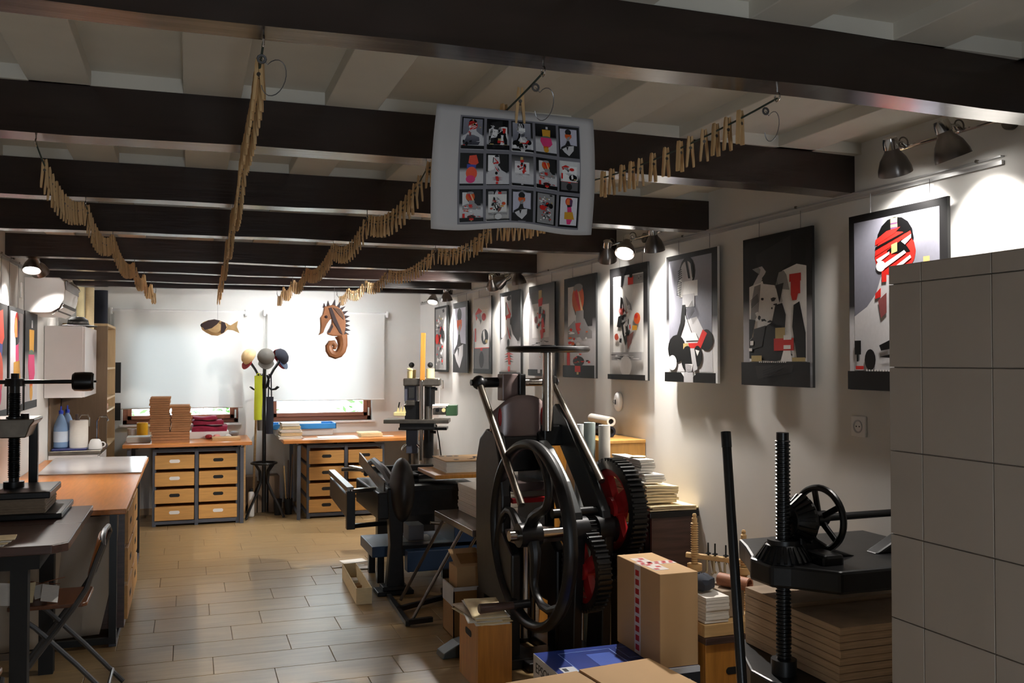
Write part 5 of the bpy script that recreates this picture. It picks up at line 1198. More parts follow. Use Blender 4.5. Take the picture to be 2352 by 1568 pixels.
for i in range(16):
    z0 = hz_+.001+h*i/16; j = Vector((random.uniform(-.004,.004), random.uniform(-.004,.004), 0))
    def cc(a, q): p = c0.lerp(c1, a)+e3*q+j; return Vector((p.x, p.y, z0))
    b.prism([cc(.05,.16), cc(.62,.16), cc(.62,.44), cc(.05,.44)], (0,0,h/16*.9))
b.build('paper_stack', paper_m, smooth=False, label='tall white paper stack on the side table', cat='paper stack')
# ---------------------------------------------------------------- the big flywheel press
fw = D(1218, 1227, 4.8); RZ = math.radians(4.3)
ox = fw + Vector((math.cos(RZ), math.sin(RZ), 0))*.24
t = thing('flywheel_press', 'large black iron press with flywheel and red gears', 'machine', (ox.x, ox.y, 0), RZ, local=True)
SZ = fw.z; X = Vector((1,0,0))
# flywheel
FR = .493
fwh = MB().torus((-.24,0,SZ), X, FR-.028, .026, 64, 12, rh=.036).build('flywheel_rim', iron, t)
for i in range(3):
    a0 = math.radians(100+120*i); pts = []
    for k in range(9):
        u = k/8; r = .05+(FR-.08)*u; a = a0+.9*math.sin(math.pi*u)*(.75)
        pts.append((-.24, r*math.cos(a), SZ+r*math.sin(a)))
    MB().tube(pts, [.034,.032,.028,.025,.022,.021,.021,.023,.028], 10).build('flywheel_spoke', iron, t)
MB().cyl((-.31,0,SZ),(-.19,0,SZ),.062,n=24).build('flywheel_hub', iron, t)
hz0 = -.34
hd = MB().cyl((-.27,-.05,SZ+hz0),(-.36,-.05,SZ+hz0),.022,.020,n=14).build('crank_boss', iron, t)
MB().lathe((-.36,-.05,SZ+hz0),(-1,0,0),[(.019,0),(.021,.05),(.024,.14),(.025,.18),(.02,.185)],16).build('wooden_grip', dkwood, t)
MB().cyl((-.36,0,SZ),(.34,0,SZ),.027,n=20).build('main_shaft', steel, t)
def gear(name, o, R, w, nt, tl, par, web=None, spokes=5):
    g = thing_part(name, o, R, w, nt, tl, par)
    return g
def gear_at(x, y, z, R, w, nt, tl, web=True, pname='gear_rim'):
    b = MB(); b.ring((x,y,z), X, R*.84, R, w, 64)
    for i in range(nt):
        a = 2*math.pi*(i+.5)/nt; e = Vector((0,math.cos(a),math.sin(a))); tt = Vector((0,-math.sin(a),math.cos(a)))
        hw = math.pi*R/nt*.55
        p = [Vector((x-w/2,y,z))+e*(R-.002)+tt*hw, Vector((x-w/2,y,z))+e*(R-.002)-tt*hw, Vector((x-w/2,y,z))+e*(R+tl)-tt*hw*.6, Vector((x-w/2,y,z))+e*(R+tl)+tt*hw*.6]
        b.prism(p, (w,0,0))
    b.build(pname, iron2, t, ang=30)
    if web:
        b = MB(); b.ring((x,y,z), X, R*.70, R*.845, w*.5, 48); b.cyl((x-w*.5,y,z),(x+w*.5,y,z),R*.26,n=24)
        for i in range(4):
            a = math.radians(45+90*i+15); e = Vector((0,math.cos(a),math.sin(a))); b.bar(Vector((x,y,z))+e*R*.2, Vector((x,y,z))+e*R*.75, w*.5, R*.34, up=(0,-math.sin(a),math.cos(a)))
        b.build('red_gear_web', redp, t, ang=30)
G1 = (.27, .02, P(1410, 1173, Y=ox.y).z)
gear_at(.28, .03, G1[2]+.0, .262, .085, 56, .017)
gear_at(.075, -.02, P(1370,1310,Y=ox.y-.05).z, .205, .075, 44, .015)
gear_at(.10, 0, SZ, .045, .09, 14, .012, False, 'pinion')
gear_at(.26, -.08, P(1430,1305,Y=ox.y-.1).z, .06, .10, 18, .012, False, 'pinion')
MB().cyl((-.02,-.02,P(1370,1310,Y=ox.y-.05).z),(.33,-.02,P(1370,1310,Y=ox.y-.05).z),.022,n=14).build('lower_shaft', steel, t)
MB().cyl((-.1,.03,G1[2]),(.36,.03,G1[2]),.026,n=16).build('gear_shaft', iron2, t)
# inclined arms with bearings
for x in (-.005, .165):
    b = MB(); w = .055
    pr = [(.0-.06,SZ-.02),(-.03,SZ+.10),(.10,1.00),(.30,1.16),(.40,1.20),(.44,1.15),(.40,1.10),(.22,.90),(.10,SZ-.02)] if x < .1 else [(.0-.06,SZ-.02),(-.03,SZ+.10),(.12,1.03),(.40,1.31),(.54,1.40),(.60,1.35),(.54,1.22),(.26,.94),(.10,SZ-.02)]
    b.prism([(x,y,z) for y, z in pr], (w,0,0)); b.build('inclined_arm', M('iron_arm',(50,52,52),.42,.4,var=.2) if 'iron_arm' not in bpy.data.materials else bpy.data.materials['iron_arm'], t, smooth=False, bevel=.008)
    MB().cyl((x-.03,0,SZ),(x+w+.03,0,SZ),.075,n=28).build('bearing', iron, t)
    MB().prism([(x,y,z) for y, z in [(-.07,SZ),(.09,SZ),(.13,.30),(.16,.03),(-.02,.03),(-.03,.30)]], (w,0,0)).build('front_leg', iron, t, smooth=False, bevel=.008)
MB().box(.05,.19,.44,.54,1.16,1.28).build('arm_bridge', iron, t, smooth=False, bevel=.01)
# body
b = MB()
pr = [(.22,.30),(.72,.30),(.76,.62),(.76,1.06),(.70,1.20),(.60,1.26),(.46,1.24),(.40,1.10),(.36,.90),(.36,.70),(.22,.60)]
b.prism([(-.25,y,z) for y, z in pr], (.06,0,0)); b.build('side_frame', iron, t, smooth=False, bevel=.012)
b = MB(); b.prism([(.02,y,z) for y, z in pr], (.06,0,0)); b.build('side_frame', iron, t, smooth=False, bevel=.012)
MB().box(-.19,.02,.46,.72,1.02,1.22).build('head_block', iron, t, smooth=False, bevel=.01)
MB().box(-.19,.02,.36,.72,.92,.97).build('upper_platen', M('platen_brown',(90,76,74),.35,.3), t, smooth=False, bevel=.005)
MB().box(-.19,.02,.34,.40,.86,.885).build('red_bar', redp, t, smooth=False)
MB().box(-.23,.06,.2,.74,.66,.72).build('bed_plate', M('bed_brown',(96,84,80),.3,.3), t, smooth=False, bevel=.005)
MB().cyl((-.085,.42,.1),(-.085,.42,.66),.055,n=24).build('ram_column', steel, t)
for y0, y1 in ((.24,.34),(.62,.74)):
    for x in (-.25,.02): MB().box(x,x+.06,y0,y1,.05,.32).build('leg', iron, t, smooth=False, bevel=.006)
b = MB(); b.box(-.28,.25,.18,.36,0,.055); b.box(-.28,.25,.6,.76,0,.055); b.box(-.2,-.1,.1,.76,0.005,.05); b.box(.03,.22,-.1,.76,.005,.05); b.build('base', iron, t, smooth=False, bevel=.006)
foot = P(1040, 1512, Z=0); ft_ = Matrix.Rotation(-RZ,3,'Z') @ (Vector((foot.x,foot.y,0))-Vector((ox.x,ox.y,0)))
MB().prism([(ft_.x-.06,ft_.y+.0,0),(-.2,ft_.y+.0,0),(-.2,ft_.y,.12),(ft_.x+.04,ft_.y,.075),(ft_.x-.05,ft_.y,.03)], (0,.12,0)).build('foot', M('grey_iron_foot',(58,62,60),.5), t, smooth=False, bevel=.006)
# dome plate, neck, clamp
def dome(u, v):
    a = math.pi*(u-.5); x = -.06+.175*math.sin(a*.98)
    top = 1.455-.10*abs(math.sin(a))**2.6
    z = 1.20+(top-1.20)*v; return (x, .55-.10*math.cos(a)*.7, z)
MB().grid(dome, 20, 8).build('dome_plate', purple, t, solid=.02)
MB().box(-.22,.09,.50,.68,1.17,1.22).build('dome_base', purple, t, smooth=False, bevel=.01)
MB().box(-.16,-.06,.56,.64,1.42,1.575).build('neck', purple, t, smooth=False, bevel=.006)
MB().box(-.06,-.02,.54,.66,1.45,1.575).build('clamp', iron2, t, smooth=False, bevel=.005)
for x in (-.20, .06): 
    b = MB(); b.sphere((0,0,0),(.012,.008,.055),12)
    for v_ in b.v: v_ += Vector((x,.50 if x < -.1 else .485,1.33))
    b.build('red_slot', redp, t)
# crosshead shaft and pull rods
ZS = 1.525
MB().cyl((-.29,.64,ZS),(-.09,.64,ZS),.030,n=18).build('crosshead_shaft', iron, t)
MB().cyl((-.06,.64,ZS),(.21,.64,ZS),.024,n=18).build('crosshead_shaft', steel, t)
rods = [(-.275, .64, -.14, .03, .90), (.195, .64, .20, .03, 1.0)]
for x0, y0, x1, y1, z1 in rods:
    MB().sphere((x0,y0,ZS), .042, 16).build('rod_eye', iron, t)
    MB().cyl((x0-.05 if x0 < 0 else x0+.04,y0,ZS),(x0,y0,ZS),.02,n=6).build('rod_nut', iron2, t)
    MB().cyl((x0,y0,ZS),(x1 if x0 > 0 else x0,y1,z1),.020,n=14).build('pull_rod', gunm, t)
# hand wheel
hx, hy = .075, .44
hwp = P(1258, 802, Y=ox.y+.44)
hl = Matrix.Rotation(-RZ,3,'Z') @ (hwp-Vector((ox.x,ox.y,0))); hx, hy = hl.x, hl.y
MB().torus((hx,hy,hwp.z), (0,0,1), .225, .020, 48, 10, rh=.018).build('hand_wheel_rim', iron2, t)
for i in range(4):
    a = math.radians(45+90*i); MB().bar((hx,hy,hwp.z),(hx+.22*math.cos(a),hy+.22*math.sin(a),hwp.z),.035,.018).build('hand_wheel_spoke', iron2, t, smooth=False)
MB().cyl((hx,hy,hwp.z-.02),(hx,hy,hwp.z+.025),.045,n=20).build('hand_wheel_hub', iron2, t)
MB().cyl((hx,hy,1.25),(hx,hy,hwp.z-.015),.032,n=18).build('hand_wheel_column', steel, t)

# ---------------------------------------------------------------- right wall: cabinet, rolls, paper stacks, sewing frame
cy0 = pxY(1476, XR-.02)
x0 = P(1384, 1050, Y=cy0).x
zc_ = P(1470, 1008, X=XR-.02).z
t = thing('wooden_cabinet', 'honey oak cabinet against the right wall behind the press', 'cabinet', ((x0+XR)/2, cy0+.3, 0))
MB().box(x0, XR-.003, cy0, cy0+.62, 0, zc_-.02).build('body', oak, t, smooth=False, bevel=.003)
MB().box(x0-.005, XR-.003, cy0-.005, cy0+.625, zc_-.02, zc_).build('top_panel', oak, t, smooth=False, bevel=.003)
zc_ += .001
# lying tubes on the cabinet
ty_ = cy0+.2
for i, (px, py, r, m, lb) in enumerate([(1402, 998, .034, navy, 'black tube lying on the oak cabinet'), (1404, 985, .028, paper_m, 'white cardboard tube on top of the black tube')]):
    e = P(px, py, Y=ty_); zz_ = zc_+r if i == 0 else zc_+.068+r
    tt = thing('cardboard_tube', lb, 'tube', (e.x, ty_+.1, zz_-r), group='tubes lying on the cabinet')
    xx = min(max(e.x, x0+.04), XR-.05)
    MB().lathe((xx, ty_, zz_),(0.12,1,0),[(r*.6,0),(r,0),(r,.40),(r*.6,.40),(r*.6,0)],20,cap=False).build('wall', m, tt)
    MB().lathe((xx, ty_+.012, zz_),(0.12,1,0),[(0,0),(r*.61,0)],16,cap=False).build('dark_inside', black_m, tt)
# rolls standing on the floor beside the cabinet
for i, (pxt, pyt, r, mt, lb, bb) in enumerate([(1388, 976, .034, paper_m, 'white paper roll with blue core leaning beside the oak cabinet', (2.265, 4.885)), (1354, 970, .034, M('grey_green_roll',(160,172,166),.7), 'grey green paper roll standing beside the oak cabinet', (2.185, 4.93)), (1332, 974, .028, M('pale_grey_roll',(196,200,200),.7), 'pale grey paper roll standing nearest the iron press', (2.15, 5.02))]):
    bt = Vector((bb[0], bb[1], .012)); top = P(pxt, pyt, Y=bb[1])
    tt = thing('paper_roll', lb, 'paper roll', bt, group='paper rolls beside the oak cabinet'); d = top-bt; L_ = d.length
    MB().lathe(bt, d, [(r*.6,0),(r,0),(r,L_),(r*.62,L_),(r*.6,L_-.03)],20,cap=False).build('wound_sheet', mt, tt)
    MB().lathe(bt, d, [(0,L_-.012),(r*.63,L_-.012)],16,cap=False).build('core', M('blue_core',(60,90,140),.7) if 'blue_core' not in bpy.data.materials else bpy.data.materials['blue_core'], tt)
pa_ = P(1322, 955, Y=cy0+.27)
b = MB(); b.obox((pa_.x-.075, cy0+.45, .66), (.13, .02, 1.30), rot('Y', 3)); b.build('brown_folder', honey, smooth=False, label='brown board leaning behind the rolls', cat='board')
MB().obox((P(1292,985,Y=cy0+.35).x, cy0+.54, .62), (.12, .03, 1.24)).build('white_folder', creamp, smooth=False, label='cream folder standing beside the brown board', cat='folder')
# dark table with paper stacks
wy0 = pxY(1598, XR-.02); wz = P(1590, 1170, X=XR-.03).z
wx0 = 2.275
wy1 = cy0-.32
t = thing('wall_table', 'dark table against the right wall under paper stacks', 'table', ((wx0+XR)/2, wy0+.3, 0))
MB().box(wx0, XR-.004, wy0, wy1+.3, wz-.03, wz).build('table_top', iron2, t, smooth=False, bevel=.003)
MB().box(wx0+.02, XR-.02, wy0+.02, wy0+.04, wz-.5, wz-.03).build('front_panel', dkwood, t, smooth=False)
for x in (wx0+.02, XR-.07):
    for y in (wy0+.05, wy1+.22): MB().box(x, x+.045, y, y+.045, 0, wz-.03).build('leg', iron2, t, smooth=False)
def sheaf(label, x0, x1, y0, y1, z0, z1, n, mat, jit, curl=0, rz=0):
    b = MB(); cx_, cy_ = (x0+x1)/2, (y0+y1)/2; h = (z1-z0)/n
    for i in range(n):
        jx, jy = random.uniform(-jit,jit), random.uniform(-jit,jit); ph = random.random()*6
        def fn(u, v, s=0): 
            return (x0+(x1-x0)*u+jx-cx_, y0+(y1-y0)*v+jy-cy_, i*h+s+curl*(.3+.7*i/n)*(.5+.5*math.sin(3*u+2*v+ph*.2)))
        b.grid(lambda u, v: fn(u, v, h*.85), 6, 6)
        ed = [(k/6, 0) for k in range(6)]+[(1, k/6) for k in range(6)]+[(1-k/6, 1) for k in range(6)]+[(0, 1-k/6) for k in range(6)]
        m_ = len(ed); b.add([fn(u,v,0) for u, v in ed]+[fn(u,v,h*.85) for u, v in ed], [(k,(k+1) % m_, m_+(k+1) % m_, m_+k) for k in range(m_)])
        b.add([fn(u,v,0) for u, v in ((0,0),(0,1),(1,1),(1,0))], [(0,1,2,3)])
    o = b.build('paper_stack', mat, smooth=False, label=label, cat='paper stack', group='paper stacks on the dark wall table', loc=(0,0,0)); o.location = (cx_, cy_, z0); o.rotation_euler = (0,0,rz)
sheaf('wide cream paper stack at the bottom on the dark table', wx0+.01, XR-.01, wy0+.01, wy0+.46, wz+.001, wz+.024, 3, creamp, .012, .012)
sheaf('thick cream paper stack in the middle of the pile', wx0+.005, XR-.10, wy0+.05, wy0+.46, wz+.038, wz+.125, 6, creamp, .008, .012)
sheaf('white paper stack upon the cream ones', wx0+.01, XR-.165, wy0+.09, wy0+.46, wz+.139, wz+.185, 4, paper_m, .012, .004)
sheaf('tall white paper stack topped by a cream disc', wx0+.01, XR-.20, wy0+.13, wy0+.48, wz+.19, wz+.262, 5, paper_m, .008, .003)
MB().cyl((wx0+.055, wy0+.25, wz+.268),(wx0+.055, wy0+.25, wz+.271),.045,n=24).build('cream_disc', creamp, label='cream paper disc on top of the tall white stack', cat='disc')

# wooden crates low at the right wall, sewing frame
cry0 = 3.62
crx0, crx1 = 2.165, XR-.02; crt = P(1620, 1480, Y=cry0).z
t = thing('wooden_crate', 'honey wooden crate with oval handle under the wooden board', 'crate', ((crx0+crx1)/2, cry0+.2, 0))
b = MB(); b.box(crx0, crx1, cry0, cry0+.016, 0, crt); b.box(crx0, crx1, cry0+.33, cry0+.346, 0, crt); b.box(crx0, crx0+.016, cry0+.016, cry0+.33, 0, crt); b.box(crx1-.016, crx1, cry0+.016, cry0+.33, 0, crt); b.box(crx0+.016, crx1-.016, cry0+.016, cry0+.33, .01, .025)
b.build('box_walls', honey, t, smooth=False, bevel=.002)
hc = P(1690, 1538, Y=cry0)
MB().prism([(q[0], cry0-.002, q[1]) for q in oval_slot(hc.x, hc.z, .10, .032)], (0,.004,0)).build('handle_slot', black_m, t, smooth=False)
zb1 = crt+.001
MB().box(crx0-.01, crx1-.02, cry0-.02, cry0+.35, zb1, zb1+.03).build('wooden_board', dkwood, smooth=False, bevel=.003, label='dark wooden board covering the honey crate', cat='board')
zb1 += .031; zb3 = P(1650, 1430, Y=cry0).z
MB().box(crx0-.01, crx1-.02, cry0-.01, cry0+.33, zb1, zb3-.002).build('base_board', palewood, smooth=False, bevel=.003, label='thick pale wooden base board of the sewing frame', cat='board')
t = thing('sewing_frame', 'pale wooden bookbinding sewing frame with threaded posts', 'sewing frame', ((crx0+crx1)/2, cry0+.25, zb3))
def threaded(px, pt, pb, dy):
    a, c = P(px, pb, Y=cry0+dy), P(px, pt, Y=cry0+dy); z0 = max(c.z-.75, zb3) if pb > 1400 else a.z
    b = MB(); b.cyl((a.x,cry0+dy,z0),(a.x,cry0+dy,c.z-.03),.013,n=14); n = int((c.z-.04-z0)/.011)
    for i in range(n): b.lathe((a.x,cry0+dy,z0+.011*i),(0,0,1),[(.013,0),(.019,.0045),(.013,.009)],14,cap=False)
    b.lathe((a.x,cry0+dy,c.z-.035),(0,0,1),[(.013,0),(.014,.01),(.008,.016),(.011,.026),(.007,.034),(0,.035)],14)
    b.build('threaded_post', palewood, t); return a.x, c.z
xA, zA = threaded(1596, 1178, 1420, .30)
xB, zB = threaded(1709, 1216, 1420, .16)
zb_bar = P(1650, 1280, Y=cry0+.3).z
MB().bar((xA-.03,cry0+.33,zb_bar+.02),(xB+.03,cry0+.14,zb_bar-.0),.03,.022).build('crossbar', palewood, t, smooth=False, bevel=.003)
for x_, dy_ in ((xA,.30),(xB,.16)): MB().cyl((x_,cry0+dy_,zb_bar-.05),(x_,cry0+dy_,zb_bar-.02),.035,n=20).build('wooden_nut', palewood, t)
for i, u in enumerate((.28,.42,.64)):
    p_ = Vector((xA,cry0+.30,zb_bar+.02)).lerp(Vector((xB,cry0+.16,zb_bar)), u)
    MB().cyl(p_+Vector((0,0,-.02)), p_+Vector((0,0,.07)), .004, n=8).build('hook_pin', black_m, t)
    MB().torus(p_+Vector((0,0,.02)), (0,0,1), .010, .004, 12, 6).build('wing_nut', black_m, t)
    for s in (-.012,.012): MB().tube([p_+Vector((s,-.01,-.01)), p_+Vector((s*1.5,-.02,-.06)), Vector((p_.x+s*2.5, p_.y-.02, max(p_.z-.28, zb3+.16)))], .006, 6).build('cord_strand', M('hemp_cord',(176,160,128),.9) if 'hemp_cord' not in bpy.data.materials else bpy.data.materials['hemp_cord'], t)
q = P(1640, 1385, Y=cry0+.1)
MB().lathe((crx0+.17,cry0+.155,zb3+.153),(.45,-1,0),[(.022,0),(.030,0),(.030,.16),(.022,.16),(.022,0)],18,cap=False).build('kraft_tube', copper, label='short brown tube lying on stacked books by the sewing frame', cat='tube')
paper_stack('paper_stack', 'small white stitched booklets beside the tall carton', crx0+.0, crx0+.12, cry0+.0, cry0+.16, zb3+.001, zb3+.115, 8, paper_m, .004)
MB().box(crx0+.125, crx0+.24, cry0+.06, cry0+.24, zb3+.001, zb3+.12).build('grey_box', greyb, smooth=False, bevel=.003, label='grey box below the brown tube', cat='box')
b = MB(); b.sphere((0,0,.04),(.055,.07,.04),12)
for v_ in b.v: v_ += Vector((crx0+.05+random.uniform(-.01,.01), cry0+.12+random.uniform(-.01,.01), zb3+.117))
b.build('dark_cloth', M('slate_cloth',(52,56,66),.9), label='dark crumpled cloth on the booklets', cat='cloth')

# ---------------------------------------------------------------- cartons
ex0, ex1, ey0, ey1, ez = 1.5, 2.13, 3.60, 4.0, .30
a, c = P(1225, 1500, Z=ez), P(1608, 1528, Z=ez); ex0, ey1, ex1, ey0 = a.x, a.y, c.x, c.y
def text(s, size, name, mat, parent, loc, rot_e, ext=.0004):
    cu = bpy.data.curves.new(name, 'FONT'); cu.body = s; cu.size = size; cu.extrude = ext
    o = bpy.data.objects.new(name, cu); COL.objects.link(o)
    me = bpy.data.meshes.new_from_object(o.evaluated_get(bpy.context.evaluated_depsgraph_get()))
    bpy.data.objects.remove(o); me.materials.clear(); me.materials.append(mat)
    o = bpy.data.objects.new(name, me); COL.objects.link(o); o.parent = parent; o.location = Vector(loc)-ORG[parent]; o.rotation_euler = rot_e; return o
t = thing('printer_carton', 'blue and white printer carton lettered EPSON on the floor', 'carton', ((ex0+ex1)/2, (ey0+ey1)/2, 0))
navyp = M('carton_blue', (28, 52, 130), .35, var=.25, scale=5); blk = M('carton_black', (28, 32, 40), .5); wht = M('carton_white', (205, 208, 214), .5)
MB().box(ex0, ex1, ey0, ey1, 0, ez).build('carton_body', wht, t, smooth=False)
MB().box(ex0+.002, ex1-.002, ey0+.012, ey1-.002, ez, ez+.001).build('blue_top_print', navyp, t, smooth=False)
MB().box(ex0+.12, ex1, ey0-.001, ey0, .02, ez-.025).build('black_front_print', blk, t, smooth=False)
b = MB(); lw = M('carton_light_blue', (120, 150, 215), .4)
def rectframe(x0, x1, y0, y1, w=.004):
    z = ez+.0012; b.box(x0,x1,y0,y0+w,z,z+.0006); b.box(x0,x1,y1-w,y1,z,z+.0006); b.box(x0,x0+w,y0,y1,z,z+.0006); b.box(x1-w,x1,y0,y1,z,z+.0006)
rectframe(ex0+.10, ex0+.36, ey0+.10, ey1-.05); rectframe(ex0+.39, ex0+.47, ey0+.2, ey1-.05)
b.build('print_outline', lw, t, smooth=False)
MB().box(ex0+.22, ex0+.34, ey0+.14, ey1-.1, ez+.0012, ez+.0016).build('print_photo', M('carton_mid_blue',(60,90,180),.4), t, smooth=False)
MB().box(ex0+.03, ex0+.10, ey0+.10, ey0+.17, ez+.0012, ez+.0016).build('print_panel', wht, t, smooth=False)
MB().box(ex0+.04, ex0+.06, ey0+.115, ey0+.155, ez+.0018, ez+.0022).build('print_mark', blk, t, smooth=False)
text('EPSON', .065, 'brand_lettering', blk, t, (ex0-.0006, ey1-.03, ez-.075), (math.pi/2, 0, -math.pi/2))
text('L8180', .055, 'model_lettering', blk, t, (ex0-.0006, ey1-.03, ez-.15), (math.pi/2, 0, -math.pi/2))
text('EcoTank L8180', .036, 'model_lettering', M('carton_print_grey',(160,165,172),.5), t, (ex1-.27, ey0-.0016, ez-.075), (math.pi/2, 0, 0))
# tall carton with checked tape
k0 = P(1530, 1545, Z=ez+.002); kx0, ky0 = k0.x, max(k0.y, ey0+.01); kx1 = P(1604, 1540, Y=ky0).x; ky1 = pxY(1416, kx0)
kz1 = P(1530, 1318, Y=ky0).z; kz0 = ez+.002
t = thing('tall_carton', 'tall cardboard carton sealed with red checked tape', 'carton', ((kx0+kx1)/2, (ky0+ky1)/2, kz0))
MB().box(kx0, kx1, ky0, ky1, kz0, kz1).build('carton_body', cardb, t, smooth=False, bevel=.003)
tp = M('white_tape',(206,196,190),.4); tr = M('red_tape_print',(178,24,34),.4)
ym_ = (ky0+ky1)/2
MB().box(kx0-.0012, kx0, ym_-.03, ym_+.03, kz0+.004, kz1-.003).build('tape_strip', tp, t, smooth=False)
MB().box(kx0+.003, kx1-.003, ym_-.03, ym_+.03, kz1, kz1+.0012).build('tape_strip', tp, t, smooth=False)
MB().box(kx0+.02, kx0+.09, ym_-.14, ym_+.12, kz1, kz1+.001).build('tape_strip', tp, t, smooth=False)
def chk(*a): MB().box(*a).build('tape_check', tr, t, smooth=False)
n = 9
for i in range(n):
    z = kz0+.02+(kz1-kz0-.03)*i/n; chk(kx0-.002, kx0-.0012, ym_-.018, ym_+.018, z, z+.026)
for i in range(5):
    x = kx0+.012+.036*i
    if x < kx1-.02: chk(x, x+.02, ym_-.022, ym_-.002, kz1+.0013, kz1+.0018); chk(x+.012, x+.03, ym_+.004, ym_+.024, kz1+.0013, kz1+.0018)
for i in range(6): chk(kx0+.026+.03*(i % 2), kx0+.048+.03*(i % 2), ym_-.13+.042*i, ym_-.105+.042*i, kz1+.0013, kz1+.0018)
# low flat cardboard box in front
bz_ = .37
q0, q1, q2 = P(1140, 1570, Z=bz_), P(1488, 1512, Z=bz_), P(1570, 1568, Z=bz_)
u = (q1-q0); u.z = 0; L_ = u.length; u.normalize(); v = Vector((u.y, -u.x, 0)); dp = .38
sh = Vector((0,-.005,0)) 
A = q0+sh; B = q1+sh; C_ = B+v*dp; D_ = A+v*dp
t = thing('flat_carton', 'open topped flat cardboard carton with a centre seam', 'carton', ((A.x+C_.x)/2, (A.y+C_.y)/2, 0))
def zero(p, z): return Vector((p.x, p.y, z))
MB().prism([zero(A,0), zero(B,0), zero(C_,0), zero(D_,0)], (0,0,bz_-.006)).build('carton_body', cardb2, t, smooth=False)
m0, m1 = A.lerp(B,.515), D_.lerp(C_,.515); g = u*.006
MB().prism([zero(A,bz_-.005), zero(m0-g,bz_-.005), zero(m1-g,bz_-.005), zero(D_,bz_-.005)], (0,0,.005)).build('top_flap', cardb, t, smooth=False)
MB().prism([zero(m0+g,bz_-.005), zero(B,bz_-.005), zero(C_,bz_-.005), zero(m1+g,bz_-.005)], (0,0,.009)).build('top_flap', cardb, t, smooth=False)
MB().prism([zero(A,bz_-.0055), zero(B,bz_-.0055), zero(C_,bz_-.0055), zero(D_,bz_-.0055)], (0,0,.0005)).build('inner_flap', M('dark_cardboard',(110,78,56),.9), t, smooth=False)

# wooden crate with papers, small cartons left of the press
gz = .33
g0, g1 = P(1098, 1437, Z=gz), P(1056, 1418, Z=gz)
gx0 = g0.x; gy0 = g0.y; gy1 = pxY(1056, gx0); gx1 = P(1238, 1437, Y=gy0).x
gx1 = min(gx1, 1.545)
t = thing('wooden_crate', 'wooden crate with an oval handle filled with papers', 'crate', ((gx0+gx1)/2, (gy0+gy1)/2, 0))
b = MB(); w = .018; b.box(gx0,gx1,gy0,gy0+w,0,gz); b.box(gx0,gx1,gy1-w,gy1,0,gz); b.box(gx0,gx0+w,gy0+w,gy1-w,0,gz); b.box(gx1-w,gx1,gy0+w,gy1-w,0,gz); b.box(gx0+w,gx1-w,gy0+w,gy1-w,.01,.03)
b.build('box_walls', honey, t, smooth=False, bevel=.002)
hp = oval_slot((gy0+gy1)/2, gz-.075, .11, .034)
MB().prism([(gx0-.001, y, z) for y, z in hp], (.003,0,0)).build('handle_slot', black_m, t, smooth=False)
for i in range(7):
    mt = [paper_m, creamp, paper_m, greyb, creamp, paper_m, creamp][i]; cxx, cyy = (gx0+gx1)/2-.01+random.uniform(-.015,.02), (gy0+gy1)/2+random.uniform(-.02,.02)
    b = MB(); Rm = rot('Z', random.uniform(-10,10)); sxx, syy = (gx1-gx0)*.98, (gy1-gy0)*1.1
    def fn(u_, v_, s=0): 
        q_ = Rm @ Vector(((u_-.5)*sxx, (v_-.5)*syy, 0)); return (cxx+q_.x, cyy+q_.y, gz+.004+.006*i+.008*math.sin(2.5*u_)*abs(u_-.5)+s)
    b.grid(fn, 8, 6); b.build('paper_sheet', mt, solid=.003, label=['lowest sheet on the papers in the crate','second sheet on the papers in the crate','third sheet of the papers on the crate','grey sheet between the papers on the crate','fifth cream sheet of the papers on the crate','white sheet below the topmost cream one on the crate','topmost cream sheet on the wooden crate'][i], cat='paper', group='papers heaped on the wooden crate')
# white lined carton and small closed carton behind the crate
k_ = P(1027, 1440, Z=.05); wx_, wy_ = P(1027, 1452, Z=0).x, P(1027, 1452, Z=0).y-.14
h1 = P(1027, 1352, Y=wy_).z
t = thing('open_carton', 'white edged open carton behind the wooden crate', 'carton', (wx_+.15, wy_+.12, 0)); b = MB(); wl = .006
X0, X1, Y0_, Y1_ = wx_, wx_+.22, wy_, wy_+.24
b.box(X0,X1,Y0_,Y0_+wl,0,h1); b.box(X0,X1,Y1_-wl,Y1_,0,h1); b.box(X0,X0+wl,Y0_,Y1_,0,h1); b.box(X1-wl,X1,Y0_,Y1_,0,h1); b.box(X0,X1,Y0_,Y1_,.002,.008)
b.build('carton_walls', cardb2, t, smooth=False)
b = MB(); b.box(X0-.002,X0+wl+.002,Y0_,Y1_,h1-.11,h1+.002); b.box(X0,X1,Y0_-.002,Y0_+wl,h1-.02,h1+.002); b.build('white_lining', wht, t, smooth=False)
h2 = P(1060, 1300, Y=wy_+.06).z
t = thing('small_carton', 'small taped cardboard carton inside the white edged one', 'carton', (X0+.15, Y0_+.13, .01))
MB().box(X0+.03, X0+.20, Y0_+.03, Y0_+.21, .01, h2).build('carton_body', cardb, t, smooth=False, bevel=.003)
MB().prism([(X0+.025,Y0_+.02,h2),(X0+.205,Y0_+.02,h2),(X0+.205,Y0_+.22,h2+.07),(X0+.025,Y0_+.22,h2+.07)], (0,0,.005)).build('lid_flap', cardb, t, smooth=False)
MB().prism([(X0+.06,Y0_+.05,h2+.0165),(X0+.19,Y0_+.05,h2+.0165),(X0+.19,Y0_+.16,h2+.055),(X0+.06,Y0_+.16,h2+.055)], (0,0,.0015)).build('shiny_tape', M('brown_tape',(150,110,70),.15), t, smooth=False)

